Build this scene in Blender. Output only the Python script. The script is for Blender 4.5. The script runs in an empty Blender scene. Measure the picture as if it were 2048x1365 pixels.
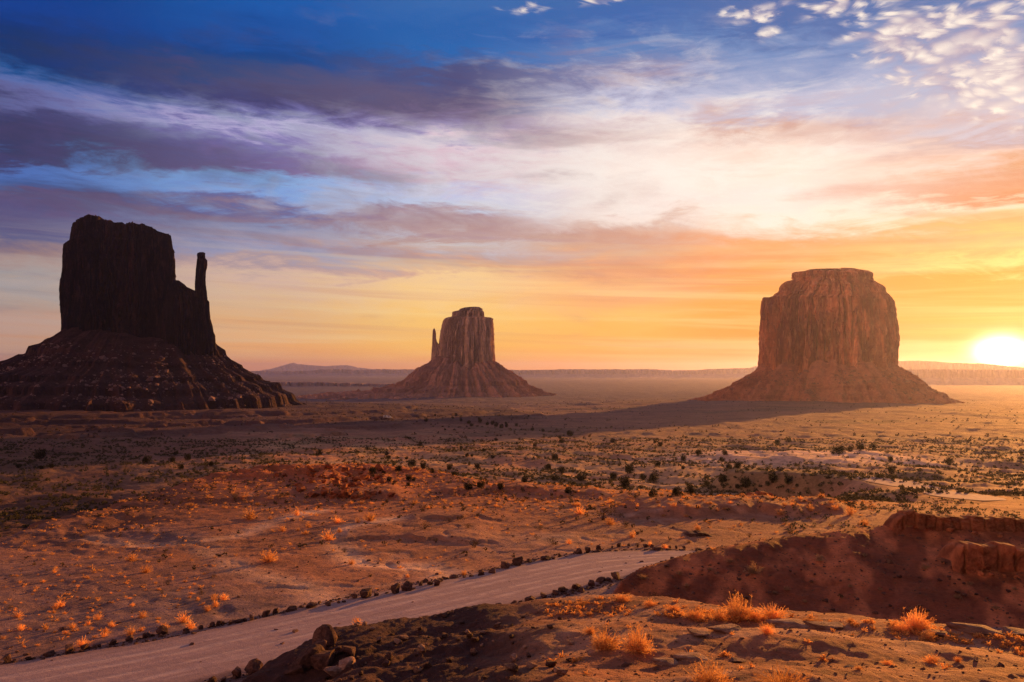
import bpy, math, random
import numpy as np

R = math.radians
C = bpy.context.scene.collection
scene = bpy.context.scene
random.seed(7)
rng = np.random.default_rng(7)

# ------------------------------------------------------------------ camera
F = 1593.0          # focal length in pixels of the 2048 wide photograph
U0, V0 = 1024.0, 742.0
cam_d = bpy.data.cameras.new('camera')
cam_d.sensor_width = 36.0
cam_d.lens = F * 36.0 / 2048.0
cam_d.shift_y = (V0 - 682.5) / 2048.0
cam_d.clip_start = 0.5
cam_d.clip_end = 120000.0
cam = bpy.data.objects.new('camera', cam_d)
C.objects.link(cam)
cam.location = (0, 0, 0)
cam.rotation_euler = (R(90), 0, 0)
scene.camera = cam

# ------------------------------------------------------------------ light
SUN_AZ, SUN_EL = 35.5, 5.4
sun_d = bpy.data.lights.new('sun', 'SUN')
sun_d.energy = 5.0
sun_d.angle = R(0.5)
sun_d.color = (1.0, 0.38, 0.07)
sun = bpy.data.objects.new('sun', sun_d)
C.objects.link(sun)
sun.rotation_euler = (R(90 - SUN_EL), 0, R(180 - SUN_AZ) + math.pi)
# sun points along its -Z; rotate so that light travels from azimuth SUN_AZ towards the viewer
from mathutils import Vector
_sd = Vector((math.sin(R(SUN_AZ)) * math.cos(R(SUN_EL)), math.cos(R(SUN_AZ)) * math.cos(R(SUN_EL)), math.sin(R(SUN_EL))))
sun.rotation_euler = _sd.to_track_quat('Z', 'Y').to_euler()

scene.view_settings.view_transform = 'Standard'
scene.view_settings.look = 'None'
scene.view_settings.exposure = 0.9
scene.view_settings.gamma = 1.0
scene.render.engine = 'CYCLES'
scene.cycles.use_denoising = True
scene.cycles.denoising_prefilter = 'NONE'
scene.cycles.max_bounces = 6
scene.cycles.volume_bounces = 1
scene.cycles.sample_clamp_indirect = 4.0

# ------------------------------------------------------------------ node helper
def lin(c):
    return tuple(((v / 255.0) / 12.92 if v / 255.0 <= 0.04045 else ((v / 255.0 + 0.055) / 1.055) ** 2.4) for v in c)

class S:
    """a node socket with arithmetic"""
    def __init__(s, nt, sock): s.nt, s.k = nt, sock
    def _m(s, op, *a, clamp=False):
        n = s.nt.nodes.new('ShaderNodeMath'); n.operation = op; n.use_clamp = clamp
        for i, v in enumerate((s,) + a):
            if isinstance(v, S): s.nt.links.new(v.k, n.inputs[i])
            else: n.inputs[i].default_value = v
        return S(s.nt, n.outputs[0])
    def __add__(s, o): return s._m('ADD', o)
    __radd__ = __add__
    def __sub__(s, o): return s._m('SUBTRACT', o)
    def __rsub__(s, o): return (s * -1.0) + o
    def __mul__(s, o): return s._m('MULTIPLY', o)
    __rmul__ = __mul__
    def __truediv__(s, o): return s._m('DIVIDE', o)
    def mx(s, o): return s._m('MAXIMUM', o)
    def mn(s, o): return s._m('MINIMUM', o)
    def pw(s, o): return s._m('POWER', o)
    def sin(s): return s._m('SINE')
    def exp(s): return s._m('EXPONENT')
    def clamp(s): return s._m('ADD', 0.0, clamp=True)
    def ss(s, a, b):
        n = s.nt.nodes.new('ShaderNodeMapRange'); n.interpolation_type = 'SMOOTHSTEP'
        s.nt.links.new(s.k, n.inputs[0]); n.inputs[1].default_value = a; n.inputs[2].default_value = b
        return S(s.nt, n.outputs[0])
    def ls(s, a, b, c=0.0, d=1.0):
        n = s.nt.nodes.new('ShaderNodeMapRange')
        s.nt.links.new(s.k, n.inputs[0])
        for i, v in enumerate((a, b, c, d)): n.inputs[i + 1].default_value = v
        return S(s.nt, n.outputs[0])

def setin(nt, sock, v):
    if isinstance(v, S): nt.links.new(v.k, sock)
    elif isinstance(v, (tuple, list)) and len(v) == 3 and sock.type == 'RGBA': sock.default_value = (*v, 1)
    else: sock.default_value = v

def mix(nt, f, a, b, mode='MIX'):
    n = nt.nodes.new('ShaderNodeMix'); n.data_type = 'RGBA'; n.blend_type = mode; n.clamp_factor = True
    setin(nt, n.inputs[0], f); setin(nt, n.inputs[6], a); setin(nt, n.inputs[7], b)
    return S(nt, n.outputs[2])

def vec(nt, x, y, z):
    n = nt.nodes.new('ShaderNodeCombineXYZ')
    for i, v in enumerate((x, y, z)): setin(nt, n.inputs[i], v)
    return S(nt, n.outputs[0])

def sep(nt, v):
    n = nt.nodes.new('ShaderNodeSeparateXYZ'); nt.links.new(v.k, n.inputs[0])
    return [S(nt, n.outputs[i]) for i in range(3)]

def noise(nt, v, scale, detail=4, rough=0.55, dist=0.0):
    n = nt.nodes.new('ShaderNodeTexNoise')
    if v is not None: nt.links.new(v.k, n.inputs['Vector'])
    n.inputs['Scale'].default_value = scale; n.inputs['Detail'].default_value = detail
    n.inputs['Roughness'].default_value = rough; n.inputs['Distortion'].default_value = dist
    return S(nt, n.outputs[0])

def ramp(nt, f, stops, interp='EASE'):
    n = nt.nodes.new('ShaderNodeValToRGB'); n.color_ramp.interpolation = interp
    e = n.color_ramp.elements
    while len(e) < len(stops): e.new(0.5)
    for i, (p, c) in enumerate(stops): e[i].position = p; e[i].color = (*c, 1)
    nt.links.new(f.k, n.inputs[0])
    return S(nt, n.outputs[0])

# ------------------------------------------------------------------ sky
def build_world():
    w = bpy.data.worlds.new('World'); scene.world = w; w.use_nodes = True
    nt = w.node_tree; nt.nodes.clear()
    out = nt.nodes.new('ShaderNodeOutputWorld')
    tc = nt.nodes.new('ShaderNodeTexCoord')
    x, y, z = sep(nt, S(nt, tc.outputs['Generated']))
    az = x._m('ARCTAN2', y)                                   # 0 = north (+y), positive to the east
    hyp = (x * x + y * y).pw(0.5).mx(0.001)
    te = z / hyp                                               # tan of the elevation
    T = te.mx(0.0)
    # the bands of thin cloud are warped and feathered by streaky noise, so none is ruler straight
    w1 = noise(nt, vec(nt, az * 2.6, te * 6.0, 0.0), 1.3, 3, 0.5) - 0.5
    w2 = noise(nt, vec(nt, az * 5.5 + te * 7.0, te * 30.0 - az * 2.0, 3.0), 1.0, 9, 0.66, 0.9) - 0.5
    w3 = noise(nt, vec(nt, az * 15.0 + te * 12.0, te * 46.0 + az * 4.0, 8.0), 1.0, 8, 0.66, 0.5) - 0.5
    amt = te.ss(0.0, 0.14) * 0.8 + 0.2
    T2 = te + (w1 * 0.060 + w2 * 0.105 + w3 * 0.055) * amt
    f = T2.mx(0.0) / 0.55
    def col(cosa, rows):                                        # rows: (v in the photograph, srgb)
        st = sorted((max(0.0, min(1.0, ((742 - v) / 1593.0 * cosa) / 0.55)), lin(c)) for v, c in rows)
        return ramp(nt, f, st, 'LINEAR')
    def P_(t): 
        v = [float(q) for q in t.split()]
        return [(v[k], tuple(v[k + 1:k + 4])) for k in range(0, len(v), 4)]
    cols = [(-32.7, '742 178 126 112 690 198 148 114 640 186 146 128 600 170 150 140 560 148 146 150 520 148 120 120 470 88 88 128 420 82 76 120 385 94 78 118 360 60 88 148 325 72 106 176 300 58 58 104 262 70 60 104 230 60 60 106 200 92 94 146 170 86 104 164 130 30 78 140 100 2 48 108 50 3 48 116 0 5 58 138 -140 4 44 104'),
        (-17.8, '742 224 138 86 690 236 168 104 640 222 172 122 600 214 174 138 550 206 172 158 520 168 146 152 500 150 148 176 462 124 132 168 440 128 108 134 420 96 98 148 395 120 154 212 368 124 162 212 338 112 96 144 300 108 100 156 268 124 116 172 250 176 164 206 224 104 102 160 190 60 58 106 155 66 70 122 130 18 68 130 100 2 62 130 60 5 74 152 0 10 84 164 -140 8 66 136'),
        (-4.4, '742 246 150 60 690 252 188 90 640 248 196 110 600 246 202 138 560 240 198 146 540 214 168 144 510 184 164 164 485 188 182 192 465 178 148 150 435 166 134 146 410 190 198 220 380 188 190 222 340 200 168 182 300 220 194 206 270 150 138 180 230 108 92 132 200 76 70 112 150 68 76 124 110 22 96 170 60 24 92 166 0 46 100 168 -140 40 90 160'),
        (8.1, '742 240 140 44 690 250 176 74 640 250 186 92 600 252 178 108 540 234 164 120 500 214 160 134 462 206 166 152 435 240 220 212 400 232 212 204 350 246 230 220 300 234 214 208 262 212 190 192 232 226 210 212 200 194 194 216 150 130 130 168 100 88 124 180 50 50 98 168 0 58 102 164 -140 50 96 158'),
        (17.8, '742 222 116 28 690 236 138 36 640 242 150 44 600 246 160 70 550 248 154 82 500 248 172 118 480 244 198 168 450 254 234 218 400 248 230 220 350 250 230 214 300 244 214 198 262 208 164 150 232 192 176 190 200 188 188 210 150 148 162 198 100 108 138 188 50 64 104 166 0 70 104 164 -140 60 100 160'),
        (32.7, '742 186 76 4 690 212 104 8 640 232 136 22 580 238 138 28 540 244 144 32 510 252 214 120 490 252 184 104 460 248 168 106 430 250 198 148 400 244 212 184 372 204 126 86 340 212 154 120 300 226 190 176 262 186 162 168 230 194 190 206 200 188 194 214 150 172 184 210 100 146 164 202 50 118 144 190 0 84 118 174 -140 70 110 166')]
    sky = None
    for k, (a, t) in enumerate(cols):
        c_ = col(math.cos(R(a)), P_(t))
        sky = c_ if k == 0 else mix(nt, az.ss(R(cols[k - 1][0]), R(a)), sky, c_)
    A = [R(a) for a in (-32.7, -17.8, 0, 17.8, 32.7)]
    # ---------- cloud fields, all by direction
    def blob(u, v, su, sv, rot=0.0):
        """soft ellipse round a direction given in the photograph's grid"""
        a = math.atan((u - U0) / F); t = (742 - v) / F * math.cos(a)
        du = (az - a) * (F / su); dv = (te - t) * (F / sv)
        if rot:
            c, s_ = math.cos(rot), math.sin(rot)
            # rotate in angle space before the scaling
            pu = (az - a) * c + (te - t) * s_; pv = (te - t) * c - (az - a) * s_
            du = pu * (F / su); dv = pv * (F / sv)
        return ((du * du + dv * dv) * -1.0).exp()
    q1 = vec(nt, az * 2.2 + te * 1.2, te * 11.0, 0.3)
    n_st = noise(nt, q1, 2.2, 7, 0.58, 0.6)                     # streaks
    n_st2 = noise(nt, vec(nt, az * 5.0 + te * 6.0, te * 15.0 - az * 1.2, 4.0), 2.4, 8, 0.62, 0.9)  # cirrus texture
    n_fl = noise(nt, vec(nt, az * 9.0, te * 21.0, 9.0), 1.6, 6, 0.6, 0.4)       # small patches
    n_hz = noise(nt, vec(nt, az * 1.5 + 3.0, te * 42.0 + az * 1.0, 2.0), 1.5, 7, 0.55, 0.5)    # thin lines low down
    # bright wispy sheets
    mid = blob(1380, 330, 560, 190) * 1.15 + blob(420, 245, 300, 46, -0.06) * 1.0 + blob(900, 320, 260, 60, -0.1) * 1.0 + blob(300, 400, 420, 50) * 0.5 + blob(60, 560, 300, 60) * 0.5 + blob(700, 400, 300, 50) * 0.6 + blob(1250, 120, 300, 60) * 0.3 + blob(700, 60, 500, 30) * 0.15
    n_mot = noise(nt, vec(nt, az * 13.0 + te * 9.0, te * 34.0 - az * 2.5, 6.0), 1.0, 9, 0.62, 0.7)     # mottling
    n_fe = noise(nt, vec(nt, az * 6.0 + te * 8.0, te * 46.0 + az * 3.0, 12.0), 1.0, 9, 0.64, 1.1)      # feathers
    wv = ((n_st2 - 0.42) * 2.2 + (n_mot - 0.5) * 2.2 + (n_fe - 0.5) * 1.4 + (mid.mn(1.3) - 0.75) * 0.7).ss(-0.1, 0.9) * mid.clamp()
    bright = mix(nt, az.ss(A[0], A[3]), lin((140, 152, 192)), lin((255, 244, 232)))
    bright = mix(nt, te.ss(0.20, 0.12), bright, mix(nt, az.ss(A[0], A[2]), lin((176, 162, 168)), lin((255, 224, 178))))
    sky = mix(nt, wv * 0.62, sky, bright)
    # dark drifting bands
    dk = (blob(120, 285, 420, 62, -0.04) * 1.2 + blob(830, 215, 330, 48, -0.14) * 1.15 + blob(560, 165, 260, 34, -0.05) * 0.7
          + blob(130, 105, 420, 44) * 0.8 + blob(330, 60, 300, 26, 0.1) * 0.5 + blob(560, 170, 380, 44, -0.04) * 0.5 + blob(440, 330, 200, 26, -0.12) * 0.7 + blob(740, 352, 170, 24, -0.08) * 0.95 + blob(1100, 282, 150, 20, 0.02) * 1.45
          + blob(300, 405, 420, 26, -0.08) * 0.9 + blob(950, 445, 420, 30, -0.10) * 1.0 + blob(1350, 490, 380, 26, -0.06) * 0.9 + blob(700, 500, 420, 18, -0.08) * 0.6 + blob(820, 520, 300, 14, -0.1) * 0.5 + blob(120, 405, 300, 30) * 0.5 + blob(1330, 150, 150, 26, 0.1) * 0.87 + blob(1120, 100, 60, 34, 0.5) * 0.87
          + blob(1100, 350, 90, 16) * 1.01 + blob(1230, 395, 60, 20, 0.4) * 0.87 + blob(1600, 262, 160, 20, 0.08) * 0.87 + blob(1900, 250, 240, 22) * 1.01
          + blob(1980, 365, 130, 24, 0.05) * 1.59 + blob(1700, 380, 130, 14) * 1.16 + blob(1800, 315, 140, 14) * 1.16 + blob(1950, 430, 200, 14, -0.1) * 1.01
          + blob(1130, 545, 520, 26, -0.08) * 0.6 + blob(60, 520, 300, 26) * 0.5 + blob(1700, 520, 420, 46, 0.0) * 0.8)
    dv = ((n_st - 0.5) * 1.5 + (n_mot - 0.5) * 1.9 + (n_fe - 0.5) * 1.6 + dk * 0.75 - 0.35).ss(-0.12, 0.95)
    dcol = mix(nt, az.ss(A[0], A[2]), lin((38, 48, 80)), lin((108, 94, 120)))
    dcol = mix(nt, az.ss(A[2] - 0.1, A[3]), dcol, lin((200, 150, 140)))
    low = mix(nt, az.ss(A[0], A[2]), lin((72, 64, 100)), lin((176, 128, 122)))
    low = mix(nt, az.ss(A[2], A[3]), low, lin((232, 138, 78)))
    dcol = mix(nt, te.ss(0.24, 0.15), dcol, low)
    dcol = mix(nt, te.ss(0.34, 0.42), dcol, mix(nt, az.ss(A[0], A[3]), lin((14, 40, 96)), lin((130, 120, 160))))
    sky = mix(nt, dv * 0.50, sky, dcol)
    # thin stratified lines near the horizon
    hz = n_hz.ss(0.42, 0.68) * te.ss(0.19, 0.11) * te.ss(0.0, 0.03)
    lite = mix(nt, az.ss(A[0], A[2]), lin((186, 166, 156)), lin((255, 220, 150)))
    sky = mix(nt, hz * 0.4, sky, lite)
    hz2 = noise(nt, vec(nt, az * 1.1 + 8.0, te * 50.0 + az * 2.0, 5.0), 1.5, 6, 0.55, 0.3).ss(0.52, 0.74) * te.ss(0.21, 0.12)
    drk = mix(nt, az.ss(A[0], A[2]), lin((112, 96, 108)), lin((214, 136, 92)))
    sky = mix(nt, hz2 * 0.35, sky, drk)
    # little fleecy clouds at the upper right
    vo = nt.nodes.new('ShaderNodeTexVoronoi'); vo.feature = 'SMOOTH_F1'
    pv = vec(nt, az * 37.0 + n_mot * 2.6, te * 72.0 + az * 15.0 + n_mot * 2.6, 1.0)
    nt.links.new(pv.k, vo.inputs['Vector']); vo.inputs['Scale'].default_value = 1.3; vo.inputs['Smoothness'].default_value = 0.5
    vd = S(nt, vo.outputs['Distance'])
    fm = (blob(1900, 105, 150, 62, -0.5) * 1.3 + blob(2010, 160, 120, 50, -0.5) * 1.1 + blob(1960, 40, 110, 40, 0.1) * 0.8 + blob(1520, 22, 70, 26) * 0.75 + blob(1665, 14, 40, 16) * 0.75 + blob(1200, 4, 40, 14) * 0.7 + blob(1050, 12, 60, 16, 0.1) * 0.45 + blob(1530, 72, 26, 12) * 0.6)
    fl = (fm.mn(1.0) * 1.15 + (n_fl - 0.5) * 1.6 + (n_fe - 0.5) * 1.0 + (0.42 - vd) * 1.9 - 0.42).ss(-0.4, 0.9) * fm.ss(0.05, 0.35)
    fcol = mix(nt, ((0.55 - vd) * 1.6 + (n_mot - 0.5) * 1.5 + 0.2).clamp(), lin((176, 160, 178)), lin((255, 240, 224)))
    sky = mix(nt, fl * 0.92, sky, fcol)
    # the sun itself, low behind thin cloud, with its aureole
    a_s = math.atan((2003 - U0) / F); t_s = (742 - 706) / F * math.cos(a_s)
    da = (az - a_s) * math.cos(0.02); dt = te - t_s
    r2 = (da * da * 0.72 + dt * dt * 1.5)
    r = r2.pw(0.5)
    core = (r * r * -3600.0).exp() * 6.0
    halo = (r * -30.0).exp() * 0.42
    wide = (r * -6.0).exp() * 0.05
    def add(base, fac, c):
        s_ = mix(nt, 1.0, (0, 0, 0), c)
        n = nt.nodes.new('ShaderNodeVectorMath'); n.operation = 'MULTIPLY_ADD'
        nt.links.new(vec(nt, fac, fac, fac).k, n.inputs[0]); n.inputs[1].default_value = c; nt.links.new(base.k, n.inputs[2])
        return S(nt, n.outputs[0])
    sky = add(sky, core, (1.0, 0.92, 0.7))
    sky = add(sky, halo, (1.0, 0.50, 0.06))
    sky = add(sky, wide, (1.0, 0.30, 0.02))
    # away from the sunrise the sky is deep dusk blue
    front = (az._m('ABSOLUTE')).ss(R(85), R(42))
    back = mix(nt, te.ss(0.05, 0.7), (0.13, 0.075, 0.075), (0.05, 0.05, 0.09))
    # added pink glow behind the viewer, unseen, brightens the cliff faces turned this way
    ab = az._m('ADD', R(118)); west_fill = (ab * ab * -3.2).exp() * te.ss(0.75, 0.05)
    back = mix(nt, west_fill.clamp(), back, (2.9, 1.22, 0.76))
    sky = mix(nt, front, back, sky)
    top = te.ss(0.55, 1.6)
    sky = mix(nt, top, sky, (0.23, 0.155, 0.170))  # overhead tone, out of view, set for the light it sheds on the ground
    ni = nt.nodes.new('ShaderNodeTexSky'); ni.sky_type = 'NISHITA'; ni.sun_disc = False
    ni.sun_elevation = R(SUN_EL); ni.sun_rotation = R(SUN_AZ); ni.dust_density = 2.0
    bn = nt.nodes.new('ShaderNodeBackground'); nt.links.new(ni.outputs[0], bn.inputs[0]); bn.inputs[1].default_value = 0.002
    bg = nt.nodes.new('ShaderNodeBackground'); nt.links.new(sky.k, bg.inputs[0]); bg.inputs[1].default_value = 0.56
    ad = nt.nodes.new('ShaderNodeAddShader'); nt.links.new(bg.outputs[0], ad.inputs[0]); nt.links.new(bn.outputs[0], ad.inputs[1])
    nt.links.new(ad.outputs[0], out.inputs[0])
    w.cycles.sampling_method = 'MANUAL'; w.cycles.sample_map_resolution = 1024
build_world()
SKY_ONLY = False

# ------------------------------------------------------------------ numpy noise
def _h(ix, iy, iz, seed):
    n = (ix.astype(np.int64) * 374761393 + iy.astype(np.int64) * 668265263 + iz.astype(np.int64) * 2147483647 + seed * 1274126177) & 0xFFFFFFFF
    n = ((n ^ (n >> 13)) * 1274126177) & 0xFFFFFFFF
    n = n ^ (n >> 16)
    return (n & 0xFFFFFF) / float(0xFFFFFF)
def vn2(x, y, seed=0):
    x = np.asarray(x, float); y = np.asarray(y, float)
    ix = np.floor(x); iy = np.floor(y); fx = x - ix; fy = y - iy
    fx = fx * fx * fx * (fx * (fx * 6 - 15) + 10); fy = fy * fy * fy * (fy * (fy * 6 - 15) + 10)
    z = np.zeros_like(ix)
    a = _h(ix, iy, z, seed); b = _h(ix + 1, iy, z, seed); c = _h(ix, iy + 1, z, seed); d = _h(ix + 1, iy + 1, z, seed)
    return (a + (b - a) * fx) * (1 - fy) + (c + (d - c) * fx) * fy - 0.5
def fbm(x, y, oct=4, seed=0, gain=0.5):
    s = 0; a = 1.0; tot = 0; ca, sa = 0.8, 0.6
    for o in range(oct):
        s = s + a * vn2(x, y, seed + o * 17); tot += a; a *= gain
        x, y = (x * ca - y * sa) * 2.03 + 5.2, (x * sa + y * ca) * 2.03 + 1.7
    return s / tot * 2.0           # about -1..1
def sst(t): t = np.clip(t, 0, 1); return t * t * (3 - 2 * t)

# ------------------------------------------------------------------ terrain height
def at(u, v, y):                    # the world point at depth y that the photograph shows at (u, v)
    return ((u - U0) / F * y, y, (V0 - v) / F * y)

A_CTRL = [at(*p) for p in [(2700, 1300, 24), (2350, 1290, 25), (2048, 1275, 26), (1900, 1256, 27), (1780, 1250, 28), (1650, 1240, 29), (1530, 1231, 30), (1400, 1217, 32), (1240, 1200, 34), (1090, 1205, 34), (1000, 1217, 34),
          (900, 1246, 33), (800, 1252, 33), (700, 1264, 32), (625, 1302, 30), (560, 1347, 28.5), (500, 1405, 27), (700, 1450, 20), (820, 1345, 25), (960, 1300, 27), (1040, 1365, 20),
          (1130, 1365, 18), (1130, 1270, 26), (1600, 1365, 18), (2048, 1365, 18.5), (1600, 1292, 24), (1300, 1285, 24.5), (1850, 1305, 23.5)]] + \
         [(0.5, 10, -5.4), (8, 11, -5.6), (16, 11, -5.6), (0, 4, -3.4), (10, 4, -3.2), (0, 0, -1.9), (10, -15, -1.8), (-8, -25, -2.5), (30, -10, -2.0), (40, 15, -6)]
A_POLY = [at(*p)[:2] for p in [(2700, 1300, 24), (2350, 1290, 25), (2048, 1275, 26), (1900, 1256, 27), (1780, 1250, 28), (1650, 1240, 29), (1530, 1231, 30), (1400, 1217, 32), (1240, 1200, 34), (1090, 1205, 34), (1000, 1217, 34),
          (900, 1246, 33), (800, 1252, 33), (700, 1264, 32), (625, 1302, 30), (560, 1347, 28.5), (500, 1405, 27), (700, 1450, 20)]] + \
         [(-2.2, 11), (-3.0, 4), (-9, -8), (-30, -30), (-80, -60), (80, -90), (120, -10), (60, 18)]

def poly_dist(x, y, poly):
    """distance outside a polygon, 0 inside"""
    p = np.array(poly); n = len(p)
    best = np.full(x.shape, 1e18); inside = np.zeros(x.shape, bool)
    for i in range(n):
        ax, ay = p[i]; bx, by = p[(i + 1) % n]
        dx, dy = bx - ax, by - ay
        t = np.clip(((x - ax) * dx + (y - ay) * dy) / (dx * dx + dy * dy), 0, 1)
        d = (x - ax - t * dx) ** 2 + (y - ay - t * dy) ** 2
        best = np.minimum(best, d)
        with np.errstate(divide='ignore', invalid='ignore'):
            c = ((ay > y) != (by > y)) & (x < (bx - ax) * (y - ay) / (by - ay + 1e-12) + ax)
        inside ^= c
    return np.where(inside, 0.0, np.sqrt(best))

def line_dist(x, y, pts):
    best = np.full(np.shape(x), 1e18)
    for (ax, ay), (bx, by) in zip(pts[:-1], pts[1:]):
        dx, dy = bx - ax, by - ay
        t = np.clip(((x - ax) * dx + (y - ay) * dy) / (dx * dx + dy * dy), 0, 1)
        best = np.minimum(best, (x - ax - t * dx) ** 2 + (y - ay - t * dy) ** 2)
    return np.sqrt(best)

B_U  = [1150, 1200, 1222, 1245, 1280, 1400, 1550, 1700, 1790, 1900, 2048, 2500, 4000]
B_YC = [72,   74,   75,   77,   80,   86,   90,   93,   95,   96,   96,   96,   90]
B_V  = [1260, 1225, 1200, 1160, 1135, 1099, 1074, 1056, 1046, 1040, 1034, 1020, 1000]
B_YF = [68,   70,   72,   73,   73,   72,   70,   69,   68,   67,   66,   64,   60]
E_U  = [-1500, 0, 100, 200, 330, 500, 700, 850, 1000, 1200, 1450, 1650, 1700, 4000]
E_Y  = [100, 108, 122, 138, 162, 192, 214, 190, 172, 162, 148, 140, 128, 125]

# road edges in the plan (x, y), near the bench level
def bz(y): return np.interp(y, [0, 55, 76, 105, 150, 230, 400], [-21.0, -21.5, -22.0, -23.2, -24.4, -25.2, -26.5])
def at_bench(u, v):
    y = 80.0
    for _ in range(30): y = -float(bz(y)) * F / (v - V0)
    return ((u - U0) / F * y, y)
ROAD_FAR = [at_bench(*p) for p in [(-700, 1430), (-300, 1372), (0, 1329), (150, 1306), (300, 1284), (500, 1241), (700, 1196), (900, 1156), (1050, 1126), (1150, 1108), (1250, 1101), (1360, 1102)]] + [(27.0, 102.0), (36.0, 109.0)]
ROAD_NEAR = [at_bench(*p) for p in [(-300, 1700), (0, 1500), (200, 1425), (420, 1362), (600, 1322), (760, 1282), (900, 1245), (1000, 1221), (1087, 1197), (1160, 1180), (1232, 1162)]] + [(19.0, 89.0), (27.0, 95.5), (36.0, 101.5)]
def road_mid():
    def res(p, n):
        p = np.array(p); s = np.r_[0, np.cumsum(np.hypot(*np.diff(p, axis=0).T))]
        t = np.linspace(0, s[-1], n); return np.c_[np.interp(t, s, p[:, 0]), np.interp(t, s, p[:, 1])]
    def smooth(p, k):
        for _ in range(k): p[1:-1] = (p[:-2] + 2 * p[1:-1] + p[2:]) / 4
        return p
    return smooth(res(ROAD_FAR, 160), 12), smooth(res(ROAD_NEAR, 160), 12)
RF, RN = road_mid()
RM = (RF + RN) / 2; RW = np.hypot(*(RF - RN).T) / 2
RMc = [tuple(p) for p in RM[::8]] + [tuple(RM[-1])]

ROAD2 = [(at(u_, v_, y_)) for (u_, v_, y_) in [(1500, 940, 262), (1600, 942, 248), (1690, 950, 236), (1760, 960, 222), (1830, 974, 200), (1905, 990, 176), (1990, 1003, 160), (2120, 1006, 150)]]
def H(x, y, detail=True, mask=False):
    x = np.asarray(x, float); y = np.asarray(y, float)
    r = np.hypot(x, y)
    az = np.arctan2(x, np.maximum(y, 1e-3))
    azc = np.clip(np.where(y > 0, az, np.where(x > 0, 1.2, -1.2)), -1.2, 1.2)
    u = U0 + F * np.tan(azc)
    yy = np.where(y > 0, np.maximum(y, r * 0.36), r * 0.36)
    nE = fbm(x / 28, y / 28, 4, 3)
    E = np.interp(u, E_U, E_Y) + nE * 12
    Wd = np.interp(u, [0, 300, 800, 1600, 1700, 3000], [26, 30, 34, 40, 120, 130])
    hb = bz(yy)
    hv = np.interp(np.log(np.maximum(yy, 1)), np.log([60, 150, 250, 400, 550, 700, 1000, 1500, 2200, 5000, 18000]), [-29, -34, -38.3, -46, -52, -58, -68, -79, -92, -110, -112])
    # left of the bench the gullied ground lies lower
    hv = hv - 3.0 * sst((500 - u) / 400) * sst((420 - yy) / 200)
    t = sst((yy - E) / Wd)
    nl = fbm(x / 60, y / 60, 4, 11)
    bumps = fbm(x / 9, y / 9, 5, 21)
    far = sst((yy - 140) / 200)
    hv = hv + nl * (1.6 + 1.5 * sst((yy - 300) / 500)) + np.abs(fbm(x / 22, y / 30, 4, 51)) * 2.2 * (1 - sst((yy - 700) / 400))
    hv = hv + fbm(x / 400, y / 400, 4, 71) * 5.0 * sst((yy - 600) / 1500)
    for (bu, by, hh, rr_) in ((262, 1400, 4, 380), (930, 3000, 8, 700), (1654, 2100, 9, 620), (1480, 1800, 9, 420)):
        bx_ = (bu - U0) / F * by
        hv = hv + hh * np.exp(-(((x - bx_) ** 2 + (y - by) ** 2) / rr_ ** 2)) 
    # terraced ledges in front of the big dark butte
    tm = sst((860 - u) / 200) * sst((yy - 520) / 150) * sst((1250 - yy) / 200)
    st = 5.0
    q = (hv + nl * 0.8) / st; fr = q - np.floor(q)
    hv = hv + tm * st * (sst((fr - 0.40) / 0.16) - fr) * 0.9
    dW = np.hypot(x + 668 - 40, (y - 1400) * 0.92) + 45 * fbm(x / 120, y / 120, 4, 131) + 14 * fbm(x / 30, y / 30, 3, 132)
    ap = np.clip((720 - dW) / 330, 0, 1.0) * 13; sp = 4.2; qa = ap / sp; fa_ = qa - np.floor(qa)
    hv = hv + np.where(x < 100, ap + sp * (sst((fa_ - 0.42) / 0.14) - fa_) * 0.85 * (ap > 0), 0)
    # low sand swells across the flats
    sw = sst((yy - 230) / 60) * sst((620 - yy) / 200) * sst((u - 750) / 200)
    hv = hv + sw * fbm((x + 0.6 * y) / 34, (y - 0.5 * x) / 90, 4, 93) * 3.0
    # the bare pale rise right of centre
    px, py = at(1600, 905, 400)[:2]
    pale = np.exp(-(((x - px) / 62) ** 2 + ((y - py) / 46) ** 2) ** 1.5)
    hv = hv + pale * 3.0
    h = hb * (1 - t) + hv * t
    # broken red ridge at the bench's far edge
    ridge = np.exp(-((x + 43) / 24) ** 2 - ((y - 192) / 17) ** 2) + 0.5 * np.exp(-((x + 66) / 9) ** 2 - ((y - 186) / 10) ** 2)
    rn = fbm(x / 7, y / 7, 5, 31)
    h = h + ridge * (0.6 + 2.0 * np.abs(rn) + 0.8 * np.sign(rn) * np.minimum(np.abs(rn) * 3, 0.6))
    # gullied edge at the left
    lg = sst((420 - u) / 200) * sst((yy - 95) / 15) * sst((320 - yy) / 100)
    h = h - lg * np.abs(fbm(x / 14, y / 14, 5, 37)) * 2.2
    # low banks on the bench: ground steps up by hh beyond depth yc
    for (ua, ub, yc, hh, wd, sd) in [(1235, 1720, 131, 1.5, 5.0, 1), (590, 830, 150, 1.3, 3.5, 2), (640, 1010, 106.5, 0.45, 0.8, 3), (800, 1040, 128, 0.35, 1.0, 4), (850, 1250, 158, 1.0, 4, 5), (330, 620, 150, 0.8, 3, 6)]:
        mk = sst((u - ua) / 60) * sst((ub - u) / 60)
        yl = yc + 7 * fbm(x / 14, y / 40, 4, 100 + sd) + 2.5 * fbm(x / 3, y / 9, 3, 110 + sd)
        h = h + mk * hh * (0.55 + 0.9 * np.abs(fbm(x / 11, y / 30, 3, 120 + sd))) * sst((y - yl) / wd) * sst((yl + 38 - y) / 30)
    # shallow scour beside the pale wash
    wd_ = line_dist(x, y, WASH2) if len(WASH2) > 1 else 99
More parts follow.
